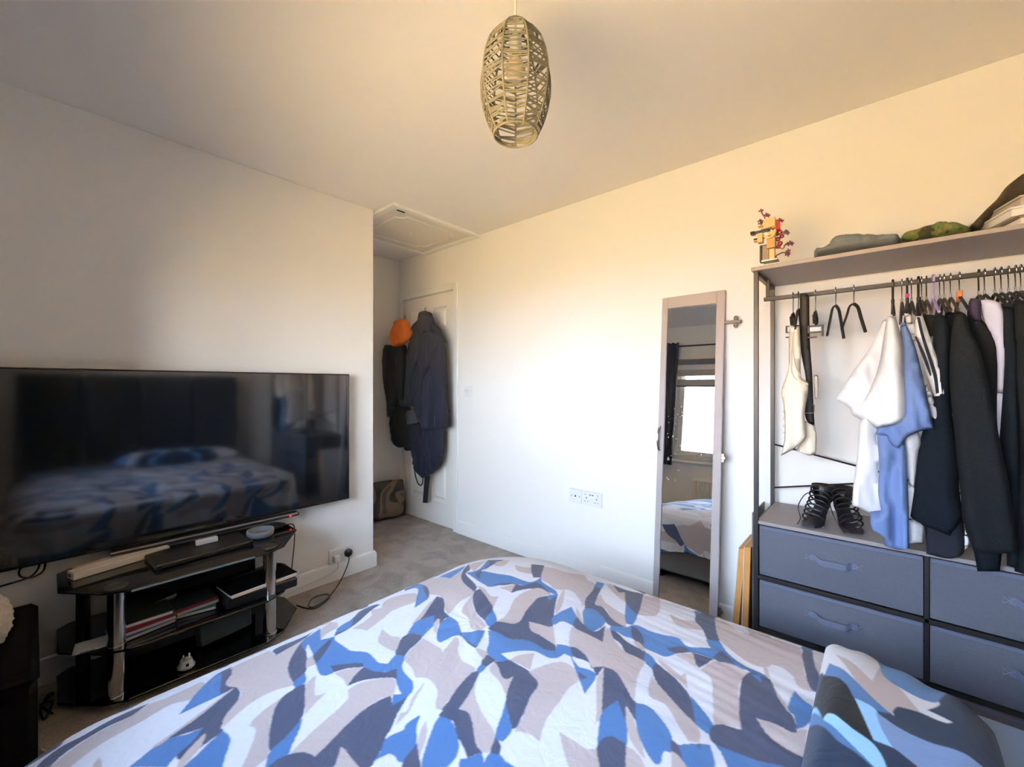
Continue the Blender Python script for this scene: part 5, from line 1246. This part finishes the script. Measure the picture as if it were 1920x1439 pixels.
HK = [(1674, 'black plastic hanger holding the large white T-shirt', hang_b, hang_b, .004), (1691, 'wire hook hanger just right of the first white T-shirt', None, hook_m, .0016),
      (1701, 'black hanger with a pink collar ring', hang_b, hang_b, .0035), (1709, 'thin wire hanger above the blue T-shirt', None, hook_m, .0016), (1722, 'thick black hanger above the white sleeve', hang_b, hang_b, .004),
      (1728, 'thin wire hanger above the striped T-shirt', None, hook_m, .0016), (1737, 'dark wire hanger above the black top', None, blackmetal, .002), (1750, 'lilac plastic hanger above the short black top', lil, lil, .004),
      (1762, 'wire hanger right of the lilac one', None, hook_m, .0016), (1770, 'second wire hanger right of the lilac one', None, hook_m, .0016), (1782, 'third wire hanger right of the lilac one', None, hook_m, .0016),
      (1799, 'wire hanger with an amber wooden neck', amber, hook_m, .0018), (1835, 'dark wire hanger of the purple collared jacket', None, blackmetal, .0024), (1846, 'wire hanger of the white shirt', None, hook_m, .0018),
      (1865, 'wire hanger right of the white shirt', None, hook_m, .0018), (1877, 'second wire hanger right of the white shirt', None, hook_m, .0018), (1891, 'third wire hanger right of the white shirt', None, hook_m, .0018),
      (1904, 'second wire hanger from the right edge', None, hook_m, .0018), (1914, 'rightmost wire hanger on the rail', None, hook_m, .0018)]
for u, lab, am, wm, r_ in HK:
    x = at(u, 545, ryl).x; t = empty('clothes_hanger', (x, ryl, rzl), lab, 'hanger', 'hangers holding clothes')
    hook(t, x, 0, 1.535, wm, r=r_)
    tb('ferrule', [(x, ryl, 1.537), (x, ryl, 1.522)], .0035 if r_ < .003 else .005, am or chrome, t, seg=8) if am is not amber else bx('hanger_neck', x - .007, x + .007, ryl - .01, ryl + .01, 1.505, 1.545, amber, t, label='amber wooden neck')
    bm = B(); m_ = (am if am is not amber else None) or (hang_b if u % 3 else mat('dark_wood', '3C3226', .5))
    tube(bm, spline([(x, ryl - .19, 1.455), (x, ryl - .05, 1.508), (x, ryl, 1.520), (x, ryl + .05, 1.508), (x, ryl + .15, 1.46)], 4), .0045, 6); obj('hanger_arm', bm, m_, t, smooth=.8)
    if 'pink' in lab: tb('pink_ring', [(x, ryl, 1.552), (x, ryl, 1.540)], .006, pnk, t, label='pink ring')

# ------------------------------------------------------------------ coats on the door
dk = [('hood', 'puffer')]
pf = empty('puffer_jacket', (-3.2, 2.24, 1.2), 'black quilted puffer jacket with an orange hood lining on the door', 'jacket')
blackn = mat('black_nylon', '22252B', .6, bump=.4, scale=120)
cloth('jacket_body', 'puffer', blackn, pf, thick=.10, step=.012, fold=0.020, fk=14, seed=51)
cloth('hood_lining', 'hood', mat('orange_lining', 'E2762C', .8, bump=.3, scale=150, var=.1), pf, thick=.06, step=.010, fold=.008, fk=40, seed=52, label='orange hood lining')
y_, P__ = OUT['puffer']
for i in range(9):
    a = at(700 + 108 / 3.6, 560 + (395 + i * 42) / 3.6, 2.148); b = at(700 + (200 - max(0, i - 6) * 15) / 3.6, 560 + (400 + i * 42) / 3.6, 2.148); c = (a + b) / 2 + Vector((0, -.006, -.008))
    tb('quilt_seam', spline([a, c, b], 3), .0018, plast_b, pf, seg=5)
p = at(700 + 122 / 3.6, 560 + 800 / 3.6, 2.2); tb('drawcord', [p, p + Vector((0, 0, -.035))], .0025, plast_b, pf)
gc = cloth('grey_coat', 'greycoat', mat('coat_grey', '34373D', .9, bump=.4, scale=300, var=.15, vscale=80), None, thick=.10, step=.012, fold=0.014, fk=26, seed=53, label='dark grey coat hanging in the middle of the door', cat='coat')
nc = empty('navy_coat', (-2.95, 2.24, 1.1), 'navy coat with long sleeve hanging on the right side of the door', 'coat')
navyc = mat('coat_navy', '1B1F2E', .9, bump=.4, scale=300, var=.15, vscale=80)
cloth('coat_body', 'navycoat', navyc, nc, thick=.08, step=.012, fold=0.014, fk=24, seed=54)
sl = [at(700 + a / 3.6, 560 + b / 3.6, 2.118) for a, b in ((425, 285), (400, 400), (345, 520), (312, 620))]
tb('sleeve_seam', spline(sl, 4), .002, mat('seam_navy', '4A4F63', .9), nc, seg=5)
sl = [at(700 + a / 3.6, 560 + b / 3.6, 2.125) for a, b in ((405, 440), (412, 600), (415, 760), (412, 860))]
tb('front_seam', spline(sl, 4), .002, mat('seam_navy', '4A4F63', .9), nc, seg=5)
rb_ = empty('navy_robe', (-3.0, 2.26, .7), 'navy robe with a hanging cloth belt under the navy coat', 'robe')
cloth('robe_skirt', 'robe', mat('robe_navy', '151A2C', .9, bump=.3, scale=300), rb_, thick=.07, step=.012, fold=0.017, fk=30, seed=55)
cloth('robe_belt', 'beltstrip', mat('belt_dark', '14171F', .8), rb_, thick=.012, step=.012, fold=.002, seed=56)
lp = [at(700 + a / 3.6, 560 + b / 3.6, 2.23) for a, b in ((292, 1090), (278, 1130), (283, 1190), (300, 1245), (322, 1262), (334, 1235), (334, 1180))]
tb('strap_loop', spline(lp, 5), .005, mat('belt_dark', '14171F'), rb_)
cloth('black_skirt_coat', 'skirt', mat('black_wool', '1D2129', .95, bump=.3, scale=300), None, thick=.05, step=.012, fold=0.017, fk=34, seed=57, label='long black coat hem hanging below the puffer jacket', cat='coat')
cloth('grey_scarf', 'greypatch', mat('scarf_grey', '4E5054', .95, bump=.4, scale=200), None, thick=.03, step=.010, fold=.005, seed=58, label='small grey scarf end between the coats on the door', cat='scarf')
for u, v, lab in ((760, 598, 'left metal over-door hook above the orange hood'), (798, 583, 'middle metal hook at the top of the grey coat'), (808, 596, 'white end of the right hook beside the navy coat')):
    p = at(u, v, YB + .01); t = empty('coat_hook', tuple(p), lab, 'hook', 'hooks on the door')
    bx('hook_plate', p.x - .012, p.x + .012, YB + .005, YB + .0115, p.z - .02, p.z + .03, chrome, t, bev=.001)
    tb('hook_arm', spline([(p.x, YB + .006, p.z - .01), (p.x, YB - .03, p.z - .03), (p.x, YB - .045, p.z - .01), (p.x, YB - .045, p.z + .008)], 4), .004, chrome if u != 808 else plast_w, t)

cloth('sleeve', 'navysleeve', navyc, nc, thick=.05, step=.011, fold=.008, fk=30, seed=61)
cloth('sleeve', 'puffsleeve', blackn, pf, thick=.05, step=.011, fold=.010, fk=20, seed=62)
cloth('coat_sleeve', 'greysleeve', MATS['coat_grey'], gc, thick=.045, step=.011, fold=.008, fk=30, seed=63)
# cushion in the alcove corner
cu = B(); bmesh.ops.create_cube(cu, size=1); bmesh.ops.subdivide_edges(cu, edges=cu.edges[:], cuts=22, use_grid_fill=True)
R3 = Matrix.Translation((-3.385, 2.13, .175)) @ Matrix.Rotation(math.radians(-14), 4, 'Z') @ Matrix.Rotation(math.radians(-9), 4, 'Y')
for v in cu.verts:
    x, y, z = v.co; k_ = max(0, 1 - (2 * y) ** 4) * max(0, 1 - (2 * z) ** 4)
    v.co = R3 @ Vector((x * (.02 + .12 * k_ ** .5) + .006 * noise.noise(v.co * 5), y * .34 * (1 - .06 * (2 * z) ** 2), z * .34 * (1 - .05 * (2 * y) ** 2)))
cm = bpy.data.materials.new('leaf_print_grey'); cm.use_nodes = True; n = cm.node_tree.nodes; l = cm.node_tree.links; t = n.new('ShaderNodeTexCoord')
no = n.new('ShaderNodeTexNoise'); no.inputs['Scale'].default_value = 4.2; no.inputs['Detail'].default_value = 0; no.inputs['Distortion'].default_value = 1.0
r = n.new('ShaderNodeValToRGB'); r.color_ramp.interpolation = 'CONSTANT'; r.color_ramp.elements[0].color = lin('3E4040') + (1,); r.color_ramp.elements[1].position = .50; r.color_ramp.elements[1].color = lin('7A6C62') + (1,); e3 = r.color_ramp.elements.new(.62); e3.color = lin('584E4A') + (1,)
l.new(t.outputs['Object'], no.inputs[0]); l.new(no.outputs['Fac'], r.inputs[0]); l.new(r.outputs[0], n['Principled BSDF'].inputs['Base Color']); n['Principled BSDF'].inputs['Roughness'].default_value = .9
obj('floor_cushion', cu, cm, smooth=True, label='grey and brown leaf print cushion standing in the alcove corner', cat='cushion')

# ------------------------------------------------------------------ pendant lamp
LX, LY, LZ = -.809, .940, 1.958     # bottom rim height
pn = empty('pendant_lamp', (LX, LY, H), 'egg shaped woven grey rope pendant lampshade hanging from the ceiling', 'pendant lamp')
rope = mat('paper_rope', '5A5C58', .9, bump=.6, scale=900, var=.15, vscale=120)
prof = [(.066, 0), (.083, .035), (.098, .08), (.1075, .13), (.1085, .18), (.101, .225), (.085, .270), (.062, .305), (.040, .325), (.030, .333)]
prof = [(a * .969, b * .969) for a, b in prof]
def rad(z):
    for (r0, z0), (r1, z1) in zip(prof, prof[1:]):
        if z0 <= z <= z1: return r0 + (r1 - r0) * (z - z0) / (z1 - z0)
    return prof[-1][0]
NR = 9
def PT(a, z, dr=0): r = rad(z) + dr; return Vector((LX + r * math.cos(a), LY + r * math.sin(a), LZ + z))
A0 = math.atan2(-LY, -LX) + PI / NR
for k in range(NR): tb('shade_rib', [PT(A0 + 2 * PI * k / NR, .3226 * q / 16) for q in range(17)], .0030, rope, pn, seg=6)
tb('bottom_ring', [PT(2 * PI * q / 40, 0) for q in range(40)], .0035, rope, pn, seg=6, closed=True)
tb('top_ring', [PT(2 * PI * q / 24, .3226) for q in range(24)], .004, rope, pn, seg=6, closed=True)
rs = random.Random(11); bm = B()
for k in range(NR):
    a0 = A0 + 2 * PI * k / NR; a1 = a0 + 2 * PI / NR; z = .004
    while z < .318:
        z2 = min(.321, max(.003, z + rs.uniform(-.012, .012))); nn_ = rs.choice((1, 1, 2))
        for q in range(nn_):
            za, zb = min(.322, z + q * .0042), min(.322, z2 + q * .0042)
            A, Bv = PT(a0, za), PT(a1, zb); mid = (A + Bv) / 2
            tube(bm, [A, A.lerp(Bv, .5) + Vector((0, 0, rs.uniform(-.001, .001))), Bv], .0021, 5)
        z += rs.uniform(.0095, .0155)
obj('woven_rope', bm, rope, pn, smooth=.9, kind='stuff')
tb('cord', [(LX, LY, LZ + .29), (LX, LY, H)], .0035, mat('cord_white', 'E8E4DC', .5), pn)
obj('lamp_holder', lathe(B(), [(.018, 0), (.018, .05), (.010, .06), (0, .061)], (LX, LY, LZ + .235), 18), plast_w, pn, smooth=.7)
obj('bulb', lathe(B(), [(0, 0), (.018, .004), (.029, .022), (.029, .038), (.018, .062), (.012, .075), (0, .076)], (LX, LY, LZ + .158), 20), mat('bulb_glass', 'E4D2BC', .2), pn, smooth=True)
obj('ceiling_rose', lathe(B(), [(.008, -.022), (.030, -.018), (.038, -.006), (.040, 0)], (LX, LY, H), 24), plast_w, pn, smooth=.7)
